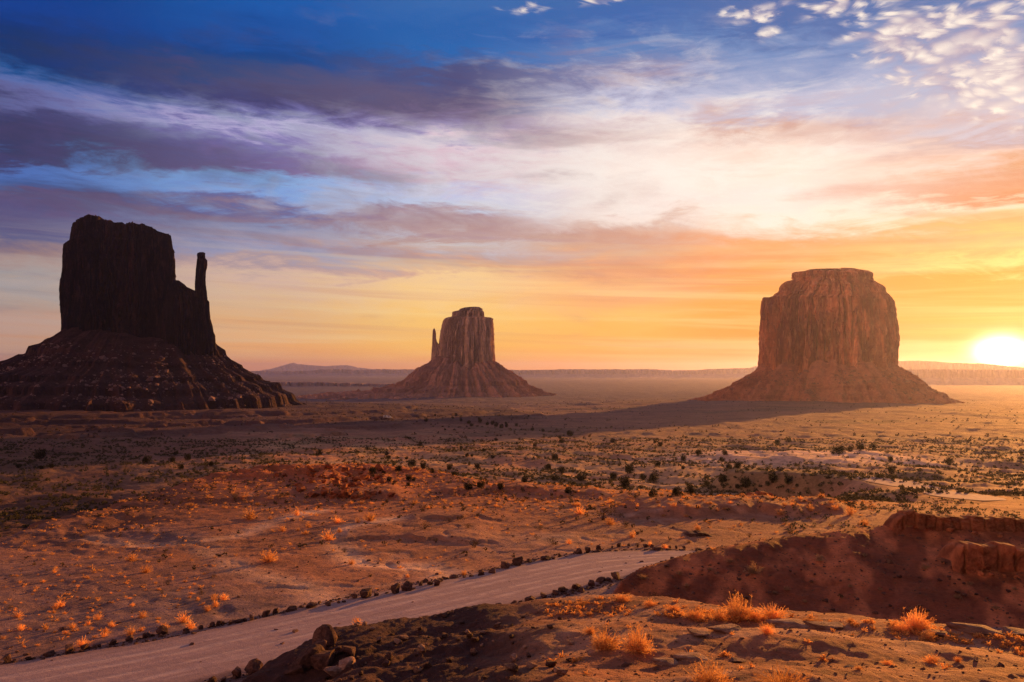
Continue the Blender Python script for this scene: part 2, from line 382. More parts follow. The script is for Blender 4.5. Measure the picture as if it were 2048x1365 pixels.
    h = h - 0.12 * np.exp(-(wd_ / 1.2) ** 2) * (yy < 200)
    if detail:
        nearw = sst((yy - 30) / 40)
        dr = line_dist(x, y, RMc)
        onroad = sst((dr - 6.5) / 4.0)
        rl = fbm(x / 19, y / 19, 4, 141); rl2 = fbm(x / 8 + 4, y / 8, 4, 143)
        rills = np.exp(-(rl / 0.05) ** 2) * 0.13 + np.exp(-(rl2 / 0.05) ** 2) * 0.05
        h = h - onroad * rills * (yy < 240) * nearw
        h = h + onroad * (0.22 * fbm(x / 11, y / 11, 3, 5) + 0.10 * bumps * nearw + 0.07 * fbm(x / 1.3, y / 1.3, 3, 6)) * (1 + far * 1.5)
    # the road's farther stretch is graded smooth
    n2 = (y > 120) & (y < 300) & (u > 1350)
    if np.any(n2):
        xs_, ys_ = x[n2], y[n2]; best = np.full(xs_.shape, 1e9); zt_ = np.zeros(xs_.shape)
        for a_, b_ in zip(ROAD2[:-1], ROAD2[1:]):
            dx, dy = b_[0] - a_[0], b_[1] - a_[1]
            tt = np.clip(((xs_ - a_[0]) * dx + (ys_ - a_[1]) * dy) / (dx * dx + dy * dy), 0, 1)
            d_ = np.hypot(xs_ - a_[0] - tt * dx, ys_ - a_[1] - tt * dy)
            zt_ = np.where(d_ < best, a_[2] + (b_[2] - a_[2]) * tt, zt_); best = np.minimum(best, d_)
        wgt = sst((15 - best) / 9)
        h = h.copy(); h[n2] = h[n2] * (1 - wgt) + zt_ * wgt
    # dark hill on the right (B)
    ub_ = np.clip(u, 1150, 4000)
    yc = np.interp(ub_, B_U, B_YC); zc = -(np.interp(ub_, B_U, B_V) - V0) / F * yc; yf = np.interp(ub_, B_U, B_YF)
    tf = (y - yf) / (yc - yf)
    zf = -22.3
    prof = np.where(tf < 0, tf * 3.0, np.where(tf < 1, tf ** 0.92, 1))
    zb = zf + np.maximum(zc - zf, 0.0) * np.maximum(prof, -2) + np.minimum(zc - zf, 0.0)
    zb = np.where(y > yc, zc - 0.28 * (y - yc), zb)
    soft = (1.2 * np.maximum(0, 1 - np.abs(y - yc) / 3.0) ** 2) * 0.12
    zb = zb - soft + (0.55 * fbm((x - y * 0.5) / 3.2, (y + x * 0.5) / 11, 5, 61) + 0.16 * fbm(x / 0.9, y / 0.9, 3, 62)) * sst(tf * 4) * np.where(y > yc - 3, np.clip((yc - y) / 3, 0, 1) * 0.8 + 0.2, 1)
    zb = np.where((u < 1152) | (y < 40) | (y > 180), -200, zb)
    k = 0.5
    h = np.where(zb > h + k, zb, np.where(zb < h - k, h, (zb + h) / 2 + ((zb - h) ** 2) / (4 * k) + k / 4))
    # foreground spur (A)
    near = (y < 75) & (r < 400)
    if np.any(near):
        xa = x[near] if x.ndim else x; ya = y[near] if y.ndim else y
        P = np.array(A_CTRL)
        num = np.zeros(xa.shape); den = np.zeros(xa.shape)
        for (cx, cy, cz) in P:
            w_ = 1.0 / (((xa - cx) ** 2 + (ya - cy) ** 2) + 0.6) ** 1.6
            num += w_ * cz; den += w_
        top = num / den
        d = poly_dist(xa, ya, A_POLY)
        dn = d * (1 + 0.35 * fbm(xa / 2.2, ya / 2.2, 4, 81))
        fall = 0.12 * np.minimum(dn, 1.2) + 0.95 * np.maximum(dn - 1.2, 0) - 0.2 * np.maximum(dn - 9, 0)
        rough = 0.22 * fbm(xa / 3.2, ya / 3.2, 4, 82) + 0.05 * fbm(xa / 0.5, ya / 0.5, 3, 83)
        lef = sst((2.0 - xa) / 5.0)
        rough = rough + lef * (0.20 * fbm((xa + ya) / 1.3, (ya - xa) / 0.8, 4, 84))
        edge = np.clip(1 - np.abs(ya - np.interp(xa, [-9, -6, 0, 4, 10, 17], [28, 32, 34, 34, 30, 26])) / 2.5, 0, 1)
        za = top + rough * (1 - 0.55 * edge) - fall
        hh = h[near] if h.ndim else h
        za = np.maximum(za, hh)
        if h.ndim: h = h.copy(); h[near] = za
        else: h = za
    if mask:
        return h, dict(u=u, yy=yy, t=t, ridge=ridge, pale=pale, nl=nl, bumps=bumps, zb=zb, lg=lg)
    return h

WASH = []; WASH2 = []
_w1 = [(390, 1085), (440, 1118), (480, 1136), (540, 1152), (580, 1160), (605, 1168), (622, 1182), (640, 1200)]
_w2 = [(800, 1040), (740, 1050), (700, 1058), (680, 1072), (672, 1090), (690, 1103), (705, 1118), (730, 1128), (790, 1130), (850, 1130), (890, 1140), (905, 1155)]
_w3 = [(180, 1075), (300, 1085), (390, 1085), (470, 1075), (500, 1062), (560, 1040), (640, 1020)]
WASHES = [[at_bench(*p) for p in w_] for w_ in (_w1, _w2, _w3)]
WASH2 = WASHES[1]

def ground(u, v, y0=12.0, y1=20000.0):
    """where the sight line through photograph pixel (u, v) meets the terrain"""
    ys = np.exp(np.linspace(math.log(y0), math.log(y1), 2600))
    xs = (u - U0) / F * ys; zs = (V0 - v) / F * ys
    h = H(xs, ys)
    k = np.argmax(h > zs)
    if not (h > zs).any(): k = len(ys) - 1
    k = max(k, 1)
    a, b = h[k - 1] - zs[k - 1], h[k] - zs[k]
    t = a / (a - b) if a != b else 0.5
    y = ys[k - 1] + (ys[k] - ys[k - 1]) * float(np.clip(t, 0, 1))
    x = (u - U0) / F * y
    return x, y, float(H(np.array([x]), np.array([y]))[0])

# ------------------------------------------------------------------ mesh helpers
def mesh_np(name, verts, faces, mat, parent=None, smooth=True, colors=None, mats=None, mat_idx=None):
    verts = np.asarray(verts, np.float32); faces = np.asarray(faces, np.int32)
    me = bpy.data.meshes.new(name)
    nv, nf, k = len(verts), len(faces), faces.shape[1]
    me.vertices.add(nv); me.vertices.foreach_set('co', verts.ravel())
    me.loops.add(nf * k); me.loops.foreach_set('vertex_index', faces.ravel())
    me.polygons.add(nf); me.polygons.foreach_set('loop_start', np.arange(0, nf * k, k, dtype=np.int32))
    if k: me.polygons.foreach_set('loop_total', np.full(nf, k, np.int32))
    me.polygons.foreach_set('use_smooth', np.full(nf, smooth, bool))
    me.update(calc_edges=True)
    if colors is not None:
        ca = me.color_attributes.new('tint', 'FLOAT_COLOR', 'POINT')
        c4 = np.ones((nv, 4), np.float32); c4[:, :3] = colors
        ca.data.foreach_set('color', c4.ravel())
    for m in (mats or [mat]): me.materials.append(m)
    if mat_idx is not None: me.polygons.foreach_set('material_index', np.asarray(mat_idx, np.int32))
    o = bpy.data.objects.new(name, me); C.objects.link(o)
    if parent is not None: o.parent = parent
    return o

def tag(o, label=None, cat=None, group=None, kind=None):
    if label: o['label'] = label
    if cat: o['category'] = cat
    if group: o['group'] = group
    if kind: o['kind'] = kind
    return o
def empty(name, loc, rz=0.0):
    o = bpy.data.objects.new(name, None); C.objects.link(o); o.location = loc; o.rotation_euler = (0, 0, rz); o.empty_display_size = 0.1
    return o
def grid_faces(nr, nc, wrap=False):
    i = np.arange(nr - 1)[:, None]; j = np.arange(nc if wrap else nc - 1)[None, :]
    j2 = (j + 1) % nc
    a = i * nc + j; b = i * nc + j2; c = (i + 1) * nc + j2; d = (i + 1) * nc + j
    return np.stack([a, b, c, d], -1).reshape(-1, 4)
def copy_tree(o, parent=None):
    c = o.copy(); C.objects.link(c); c.parent = parent
    for ch in list(o.children): copy_tree(ch, c)
    return c
ORD = lambda n: '%d%s' % (n, 'th' if 10 <= n % 100 <= 20 else {1: 'st', 2: 'nd', 3: 'rd'}.get(n % 10, 'th'))

# ------------------------------------------------------------------ materials
def new_mat(name):
    m = bpy.data.materials.new(name); m.use_nodes = True
    nt = m.node_tree; nt.nodes.clear()
    out = nt.nodes.new('ShaderNodeOutputMaterial'); b = nt.nodes.new('ShaderNodeBsdfPrincipled')
    nt.links.new(b.outputs[0], out.inputs[0]); b.inputs['Roughness'].default_value = 0.9
    b.inputs['Specular IOR Level'].default_value = 0.15
    return m, nt, b, out
def bump(nt, b, h, strength, dist):
    n = nt.nodes.new('ShaderNodeBump'); n.inputs['Strength'].default_value = strength; n.inputs['Distance'].default_value = dist
    nt.links.new(h.k, n.inputs['Height']); nt.links.new(n.outputs[0], b.inputs['Normal'])
def pos(nt):
    g = nt.nodes.new('ShaderNodeNewGeometry'); return S(nt, g.outputs['Position'])
def objc(nt):
    g = nt.nodes.new('ShaderNodeTexCoord'); return S(nt, g.outputs['Object'])

def mat_ground():
    m, nt, b, _ = new_mat('desert_soil')
    p = pos(nt)
    at_ = nt.nodes.new('ShaderNodeVertexColor'); at_.layer_name = 'tint'
    c = S(nt, at_.outputs[0])
    n1 = noise(nt, p, 0.35, 8, 0.68); n2 = noise(nt, p, 3.0, 6, 0.75); n3 = noise(nt, p, 0.02, 9, 0.75)
    v = ((n1 - 0.5) * 1.7 + (n2 - 0.5) * 1.3 + (n3 - 0.5) * 1.7 + 1.0).mx(0.3)
    c2 = mix(nt, 1.0, c, vec(nt, v, v, v), 'MULTIPLY')
    # scattered gravel
    vo = nt.nodes.new('ShaderNodeTexVoronoi'); vo.inputs['Scale'].default_value = 2.2; nt.links.new(p.k, vo.inputs['Vector'])
    g = S(nt, vo.outputs['Distance']).ss(0.22, 0.10) * noise(nt, p, 0.6, 3, 0.6).ss(0.52, 0.66)
    c2 = mix(nt, g * 0.55, c2, (0.10, 0.055, 0.045))
    nt.links.new(c2.k, b.inputs['Base Color'])
    x, y, z = sep(nt, p)
    dist = (x * x + y * y).pw(0.5)
    h = n1 * 0.5 + n2 * 0.14 + noise(nt, p, 14.0, 4, 0.7) * 0.03 + g * 0.08 + (n3 * 3.0) * dist.ss(120.0, 500.0)
    bump(nt, b, h, 1.0, 1.0)
    return m
def mat_road():
    m, nt, b, _ = new_mat('packed_dirt')
    p = pos(nt)
    x, y, z = sep(nt, p)
    al = x * 0.72 + y * 0.69; ac = y * 0.72 - x * 0.69
    n1 = noise(nt, vec(nt, al * 0.10, ac * 1.3, 0.0), 1.0, 6, 0.6, 0.3); n2 = noise(nt, p, 1.6, 7, 0.7); n3 = noise(nt, p, 9.0, 5, 0.7)
    v = (n1 - 0.5) * 0.9 + (n2 - 0.5) * 0.5 + (n3 - 0.5) * 0.35 + 1.0
    c = mix(nt, 1.0, (0.37, 0.27, 0.285), vec(nt, v, v, v), 'MULTIPLY')
    c = mix(nt, noise(nt, vec(nt, al * 0.25, ac * 0.8, 3.0), 1.0, 5, 0.6).ss(0.55, 0.72) * 0.5, c, (0.54, 0.43, 0.44))
    at_ = nt.nodes.new('ShaderNodeVertexColor'); at_.layer_name = 'tint'
    f = sep(nt, S(nt, at_.outputs[0]))[0] + (noise(nt, vec(nt, al * 0.05, 0.0, 0.0), 1.0, 2, 0.5) - 0.5) * 0.10
    def tr_(c0, w_): 
        d_ = (f - c0)._m('ABSOLUTE'); return d_.ss(w_, 0.0)
    tracks = (tr_(0.27, 0.05) + tr_(0.40, 0.05) + tr_(0.60, 0.045) + tr_(0.74, 0.05)).clamp() * noise(nt, vec(nt, al * 0.3, ac * 0.9, 7.0), 1.0, 5, 0.6).ss(0.35, 0.6)
    c = mix(nt, tracks * 0.8, c, (0.56, 0.44, 0.44))
    verge = ((f - 0.5)._m('ABSOLUTE') * 2.0 + (n2 - 0.5) * 0.5).ss(0.72, 0.98)
    c = mix(nt, verge * 0.85, c, (0.25, 0.155, 0.14))
    nt.links.new(c.k, b.inputs['Base Color'])
    bump(nt, b, n1 * 0.06 + n2 * 0.06 + n3 * 0.03 - tracks * 0.05, 1.0, 1.0)
    return m
def mat_cliff(name, base, dark, pale, sc=1.0, bm=4.0):
    m, nt, b, _ = new_mat(name)
    p = objc(nt); x, y, z = sep(nt, p)
    fl = noise(nt, vec(nt, x * 0.03 * sc, y * 0.03 * sc, z * 0.006 * sc), 1.0, 8, 0.62, 0.6)
    fine = noise(nt, vec(nt, x * 0.13 * sc, y * 0.13 * sc, z * 0.035 * sc), 1.0, 7, 0.65, 0.2)
    strat = noise(nt, vec(nt, x * 0.004, y * 0.004, z * 0.16 * sc), 1.0, 6, 0.65)
    blot = noise(nt, p, 0.03 * sc, 7, 0.65)
    c = mix(nt, fl.ss(0.38, 0.62), dark, base)
    c = mix(nt, fine.ss(0.50, 0.68) * 0.8, c, pale)
    c = mix(nt, noise(nt, vec(nt, x * 0.055 * sc, y * 0.055 * sc, z * 0.012 * sc), 1.0, 8, 0.7, 0.8).ss(0.52, 0.60) * 0.8, c, dark)
    c = mix(nt, strat.ss(0.5, 0.7) * 0.35, c, dark)
    v = blot * 1.5 + 0.25
    c = mix(nt, 1.0, c, vec(nt, v, v, v), 'MULTIPLY')
    nt.links.new(c.k, b.inputs['Base Color'])
    bump(nt, b, fl * 1.6 + fine * 0.8 + strat * 0.35 + noise(nt, p, 0.5 * sc, 5, 0.7) * 0.25, 1.0, bm)
    return m
def mat_talus(name, base, dark, pale, sc=1.0):
    m, nt, b, _ = new_mat(name)
    p = objc(nt); x, y, z = sep(nt, p)
    strat = noise(nt, vec(nt, x * 0.012, y * 0.012, z * 0.12 * sc), 1.0, 7, 0.62)
    dn_ = noise(nt, vec(nt, x * 0.07 * sc, y * 0.07 * sc, z * 0.015 * sc), 1.0, 7, 0.68)
    n1 = noise(nt, p, 0.05 * sc, 9, 0.7); n2 = noise(nt, p, 0.45 * sc, 6, 0.75)
    vo = nt.nodes.new('ShaderNodeTexVoronoi'); vo.inputs['Scale'].default_value = 0.22 * sc; nt.links.new(p.k, vo.inputs['Vector'])
    g = S(nt, vo.outputs['Distance']).ss(0.30, 0.12) * n1.ss(0.48, 0.62)
    c = mix(nt, strat.ss(0.50, 0.66) * 0.6, base, dark)
    c = mix(nt, dn_.ss(0.50, 0.66) * 0.7, c, dark)
    c = mix(nt, g * 0.55, c, pale)
    v = (n1 - 0.5) * 1.2 + (n2 - 0.5) * 1.0 + 1.0
    c = mix(nt, 1.0, c, vec(nt, v, v, v), 'MULTIPLY')
    nt.links.new(c.k, b.inputs['Base Color'])
    bump(nt, b, n1 * 1.6 + n2 * 0.5 + g * 0.6 + strat * 0.6, 1.0, 3.0)
    return m
def mat_rock(name, base, dark, sc=1.0):
    m, nt, b, _ = new_mat(name)
    p = objc(nt)
    oi = nt.nodes.new('ShaderNodeObjectInfo'); rnd = S(nt, oi.outputs['Random'])
    n1 = noise(nt, p, 2.5 * sc, 8, 0.68); n2 = noise(nt, p, 14 * sc, 5, 0.7)
    c = mix(nt, n1.ss(0.35, 0.65), dark, base)
    v = rnd * 0.5 + 0.7 + (n2 - 0.5) * 0.7
    c = mix(nt, 1.0, c, vec(nt, v, v, v), 'MULTIPLY')
    nt.links.new(c.k, b.inputs['Base Color'])
    bump(nt, b, n1 * 0.12 + n2 * 0.03, 1.0, 1.0)
    return m
def mat_leaf(name, c1, c2, trans=0.35, var=0.3):
    m = bpy.data.materials.new(name); m.use_nodes = True
    nt = m.node_tree; nt.nodes.clear()
    out = nt.nodes.new('ShaderNodeOutputMaterial')
    d = nt.nodes.new('ShaderNodeBsdfDiffuse'); t = nt.nodes.new('ShaderNodeBsdfTranslucent'); mx = nt.nodes.new('ShaderNodeMixShader')
    oi = nt.nodes.new('ShaderNodeObjectInfo'); rnd = S(nt, oi.outputs['Random'])
    n = noise(nt, pos(nt), 2.3, 3, 0.6)
    c = mix(nt, n.ss(0.35, 0.65), c1, c2)
    v = rnd * var + (1 - var / 2)
    c = mix(nt, 1.0, c, vec(nt, v, v, v), 'MULTIPLY')
    nt.links.new(c.k, d.inputs[0]); nt.links.new(c.k, t.inputs[0])
    mx.inputs[0].default_value = trans
    nt.links.new(d.outputs[0], mx.inputs[1]); nt.links.new(t.outputs[0], mx.inputs[2]); nt.links.new(mx.outputs[0], out.inputs[0])
    return m

M_GROUND = mat_ground(); M_ROAD = mat_road()
M_CL_W = mat_cliff('shaded_sandstone', (0.036, 0.014, 0.014), (0.007, 0.004, 0.005), (0.085, 0.034, 0.032))  # albedo pushed near black to carry the butte's shade
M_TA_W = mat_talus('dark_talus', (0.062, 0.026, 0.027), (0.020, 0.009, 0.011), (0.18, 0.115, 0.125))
M_CL_E = mat_cliff('buff_sandstone', (0.64, 0.44, 0.33), (0.38, 0.24, 0.18), (0.76, 0.56, 0.44), 0.6, 6.0)
M_TA_E = mat_talus('brown_talus', (0.42, 0.22, 0.17), (0.24, 0.11, 0.09), (0.55, 0.36, 0.29), 0.6)
M_CL_M = mat_cliff('red_sandstone', (0.70, 0.27, 0.13), (0.34, 0.11, 0.058), (0.85, 0.44, 0.25), 0.8, 5.0)
M_TA_M = mat_talus('red_talus', (0.46, 0.175, 0.10), (0.26, 0.09, 0.055), (0.58, 0.31, 0.21), 0.8)
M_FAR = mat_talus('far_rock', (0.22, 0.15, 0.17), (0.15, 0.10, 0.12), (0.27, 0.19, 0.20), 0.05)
M_ROCK = mat_rock('dark_boulder_rock', (0.16, 0.085, 0.07), (0.06, 0.03, 0.028))
M_GRAV = mat_rock('gravel_rock', (0.24, 0.13, 0.10), (0.12, 0.06, 0.05))
M_LEDGE = mat_rock('ledge_rock', (0.46, 0.17, 0.085), (0.20, 0.07, 0.04), 0.25)
M_SLAB = mat_rock('pale_slab_rock', (0.42, 0.27, 0.22), (0.22, 0.12, 0.09), 0.6)
M_RED = mat_rock('red_ridge_rock', (0.46, 0.15, 0.06), (0.18, 0.055, 0.03), 0.4)
M_GOLD = mat_leaf('dry_golden_stems', (0.60, 0.30, 0.11), (0.92, 0.52, 0.20), 0.52, 0.5)
M_PALE = mat_leaf('dry_grey_stems', (0.30, 0.20, 0.12), (0.42, 0.28, 0.17), 0.35)
M_JUN = mat_leaf('juniper_leaf', (0.030, 0.032, 0.016), (0.060, 0.055, 0.026), 0.15)
M_SAGE = mat_leaf('sagebrush_leaf', (0.050, 0.050, 0.030), (0.12, 0.105, 0.058), 0.2)
M_DSAGE = mat_leaf('dark_shrub_leaf', (0.06, 0.045, 0.03), (0.12, 0.085, 0.05), 0.25)
def mat_plain(name, c, rough=0.8):
    m, nt, b, _ = new_mat(name)
    n = noise(nt, objc(nt), 6.0, 4, 0.6); v = n * 0.4 + 0.8
    cc = mix(nt, 1.0, c, vec(nt, v, v, v), 'MULTIPLY'); nt.links.new(cc.k, b.inputs['Base Color']); b.inputs['Roughness'].default_value = rough
    return m
M_BARK = mat_plain('bark', (0.09, 0.055, 0.04)); M_TWIG = mat_plain('twig', (0.14, 0.075, 0.045))
M_WHITE = mat_plain('white_paint', (0.8, 0.8, 0.8), 0.4); M_GLASS = mat_plain('dark_glass', (0.03, 0.03, 0.04), 0.15); M_TYRE = mat_plain('rubber', (0.03, 0.03, 0.03))

# ------------------------------------------------------------------ the ground sheet
def build_ground():
    fine = np.radians(np.linspace(-40, 40, 1001))
    side = np.radians(np.r_[np.linspace(-180, -46, 60), np.linspace(-45, -40.3, 18)])
    az = np.r_[side, fine, -side[::-1][:-1]]
    r = np.exp(np.r_[np.linspace(math.log(1.5), math.log(14), 50)[:-1], np.linspace(math.log(14), math.log(45), 260)[:-1], np.linspace(math.log(45), math.log(300), 430)[:-1],
                     np.linspace(math.log(300), math.log(4000), 300)[:-1], np.linspace(math.log(4000), math.log(31000), 60)])
    RR, AA = np.meshgrid(r, az, indexing='ij')
    X = RR * np.sin(AA); Y = RR * np.cos(AA)
    Z, mk = H(X.ravel(), Y.ravel(), mask=True)
    Xf, Yf = X.ravel(), Y.ravel()
    # ---- soil colours in patches, some of them toned to carry shade or haze
    u, yy, t = mk['u'], mk['yy'], mk['t']
    def L(a, b, f): f = np.clip(f, 0, 1)[:, None]; return a * (1 - f) + b * f
    grey = np.array([0.245, 0.165, 0.170]); brown = np.array([0.35, 0.160, 0.095]); red = np.array([0.38, 0.145, 0.075])
    sand = np.array([0.52, 0.32, 0.18]); sage = np.array([0.20, 0.165, 0.09]); pale = np.array([0.66, 0.44, 0.32]); dusk = np.array([0.17, 0.075, 0.062])
    big = fbm(Xf / 30, Yf / 30, 4, 201); med = fbm(Xf / 7, Yf / 7, 4, 202); sm = fbm(Xf / 1.7, Yf / 1.7, 3, 203)
    c = L(np.tile(grey, (len(Xf), 1)), brown, sst(0.2 + big * 1.2 + (yy - 85) / 40))
    c = L(c, red, sst((yy - 120) / 40 + med * 0.6) * 0.8)
    c = L(c, np.array([0.28, 0.13, 0.08]), sst((420 - u) / 300) * 0.3)
    # pale washes
    wr = np.zeros(len(Xf))
    for i, w_ in enumerate(WASHES):
        d = line_dist(Xf, Yf, w_) + 0.9 * fbm(Xf / 3, Yf / 3, 4, 210 + i) + 0.5 * sm
        wd = [2.0, 2.1, 1.8][i]
        wr = np.maximum(wr, np.exp(-(np.maximum(d, 0) / wd) ** 2) * np.clip(0.75 + 0.7 * med, 0, 1))
    c = L(c, pale, wr * (yy < 160))
    rl = fbm(Xf / 19, Yf / 19, 4, 141)
    c = L(c, np.array([0.46, 0.29, 0.22]), np.exp(-(rl / 0.035) ** 2) * (yy < 200) * 0.55 * sst(0.5 + big))
    # pale bare fan beyond the road
    fx, fy = at_bench(1130, 1075); fan = np.exp(-((Xf - fx) / 12) ** 2 - ((Yf - fy) / 8) ** 2)
    c = L(c, np.array([0.40, 0.25, 0.19]), fan * (0.6 + med))
    # valley flats
    f_ = np.array([0.41, 0.205, 0.125])
    val = L(np.tile(f_, (len(Xf), 1)), sand, sst(0.5 + big))
    val = L(val, sage, sst(0.35 + fbm((Xf + 0.6 * Yf) / 13, (Yf - 0.5 * Xf) / 32, 5, 220) * 1.6) * 0.62)
    farb = sst((yy - 480) / 420)
    val = L(val, np.array([0.22, 0.115, 0.085]), farb * 0.85)
    strat = fbm(Xf / 900, Yf / 160, 5, 230)
    val = L(val, np.array([0.30, 0.16, 0.12]), farb * sst(strat * 2.2))
    val = L(val, np.array([0.12, 0.085, 0.06]), farb * sst(fbm(Xf / 160, Yf / 90, 5, 233) * 2.6 - 0.3) * 0.7)
    val = L(val, np.array([0.17, 0.09, 0.075]), sst((620 - u) / 260) * sst((1000 - yy) / 300) * 0.65)  # shade over the left flats, put into the colour
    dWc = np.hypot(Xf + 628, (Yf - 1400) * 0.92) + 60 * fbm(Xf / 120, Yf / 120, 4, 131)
    val = L(val, np.array([0.085, 0.038, 0.036]), sst((730 - dWc) / 120) * 0.9)  # painted shade round the foot of the dark butte
    val = L(val, np.array([0.095, 0.08, 0.12]), sst((yy - 1000) / 2000) * 0.93)  # violet distance haze painted into the far ground
    val = L(val, np.array([0.84, 0.56, 0.40]), np.minimum(mk['pale'] * 2.2, 1) * sst(0.9 + med))
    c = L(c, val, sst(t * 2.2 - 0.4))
    c = L(c, np.array([0.40, 0.125, 0.055]), np.minimum(mk['ridge'] * 1.8, 1) * 0.9)
    c = L(c, np.array([0.11, 0.05, 0.04]), mk['lg'] * sst(0.55 + med) * 0.6)  # gully shade, painted as dark maroon
    c = c * (1 - 0.45 * sst((560 - u) / 500) * sst((yy - 96) / 60) * sst((1100 - yy) / 200))[:, None]  # left side darkened again, shade in the colour
    # hill on the right
    isb = (mk['zb'] > Z - 0.35)
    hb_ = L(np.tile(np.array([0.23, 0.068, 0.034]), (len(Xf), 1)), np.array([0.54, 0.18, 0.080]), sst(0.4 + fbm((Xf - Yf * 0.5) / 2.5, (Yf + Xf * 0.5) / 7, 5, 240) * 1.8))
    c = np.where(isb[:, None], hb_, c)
    # foreground spur
    d = poly_dist(Xf, Yf, A_POLY)
    isa = (d < 14) & (Yf < 60) & (Z > -20.5)
    fg = L(np.tile(np.array([0.36, 0.15, 0.09]), (len(Xf), 1)), np.array([0.50, 0.27, 0.18]), sst(fbm(Xf / 2.4, Yf / 1.6, 4, 250) * 1.6))
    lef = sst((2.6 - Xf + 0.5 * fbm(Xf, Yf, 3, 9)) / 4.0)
    fg = L(fg, np.array([0.080, 0.036, 0.032]), lef)  # flank turned from the sun, its shade painted in
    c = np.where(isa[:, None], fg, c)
    V = np.c_[Xf, Yf, Z]
    F_ = grid_faces(len(r), len(az))[:, ::-1]
    # close the small hole under the viewpoint
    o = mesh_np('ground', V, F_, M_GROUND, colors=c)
    tag(o, 'rolling red desert ground of gravel, sand and pale dry washes', kind='structure')
    return o

def build_roads():
    n = len(RM); cols = 25
    V = []
    for i in range(n):
        for j in range(cols):
            f = j / (cols - 1)
            p = RF[i] * (1 - f) + RN[i] * f
            jit = 0.0
            V.append((p[0], p[1]))
    V = np.array(V)
    # ragged edges
    e = (np.arange(len(V)) % cols == 0) | (np.arange(len(V)) % cols == cols - 1)
    V[e] += np.c_[fbm(V[e, 0] / 2, V[e, 1] / 2, 3, 301), fbm(V[e, 0] / 2, V[e, 1] / 2, 3, 302)] * 0.6
    z = H(V[:, 0], V[:, 1]) + 0.10
    z[e] -= 0.14
    fa = (np.arange(len(V)) % cols) / (cols - 1)
    o = mesh_np('road', np.c_[V, z], grid_faces(n, cols), M_ROAD, colors=np.c_[fa, fa * 0, fa * 0])
    tag(o, 'packed dirt road edged with boulders curving behind the dark hill', kind='structure')
    P = np.array(ROAD2); t_ = np.linspace(0, 1, 90); q = np.linspace(0, 1, len(P))
    P = np.c_[np.interp(t_, q, P[:, 0]), np.interp(t_, q, P[:, 1])]
    for _ in range(6): P[1:-1] = (P[:-2] + 2 * P[1:-1] + P[2:]) / 4
    T = np.gradient(P, axis=0); T /= np.linalg.norm(T, axis=1)[:, None]; N_ = np.c_[-T[:, 1], T[:, 0]]
    up = U0 + F * P[:, 0] / P[:, 1]; V_, F_, off = [], [], 0
    for ua, ub in ((1715, 1868), (1864, 1990)):
        k = np.nonzero((up > ua) & (up < ub))[0]
        hw = 6.0 * np.sin(np.linspace(0.25, np.pi - 0.25, len(k))) ** 0.6
        vs = np.stack([P[k] + N_[k] * hw[:, None] * w_ for w_ in np.linspace(-1, 1, 9)], 1).reshape(-1, 2)
        V_.append(np.c_[vs, H(vs[:, 0], vs[:, 1]) + 0.12]); F_.append(grid_faces(len(k), 9) + off); off += len(vs)
    V_ = np.concatenate(V_)
    tag(mesh_np('road', V_, np.concatenate(F_), M_ROAD, colors=np.tile([0.5, 0, 0], (len(V_), 1))), 'farther stretch of pale dirt road crossing the flats beyond the hill', kind='structure')

# ------------------------------------------------------------------ buttes
def ring_noise(th, z, seed, k):
    # seamless in angle: sample on a circle
    cx, sx = np.cos(th) * k, np.sin(th) * k
    a = fbm(cx + z * 0.004, sx + 7.3, 5, seed, 0.6)
    b_ = 1 - 2 * np.abs(fbm(cx * 1.9 + 3.1, sx * 1.9 + z * 0.003, 4, seed + 5, 0.6))
    return a, b_

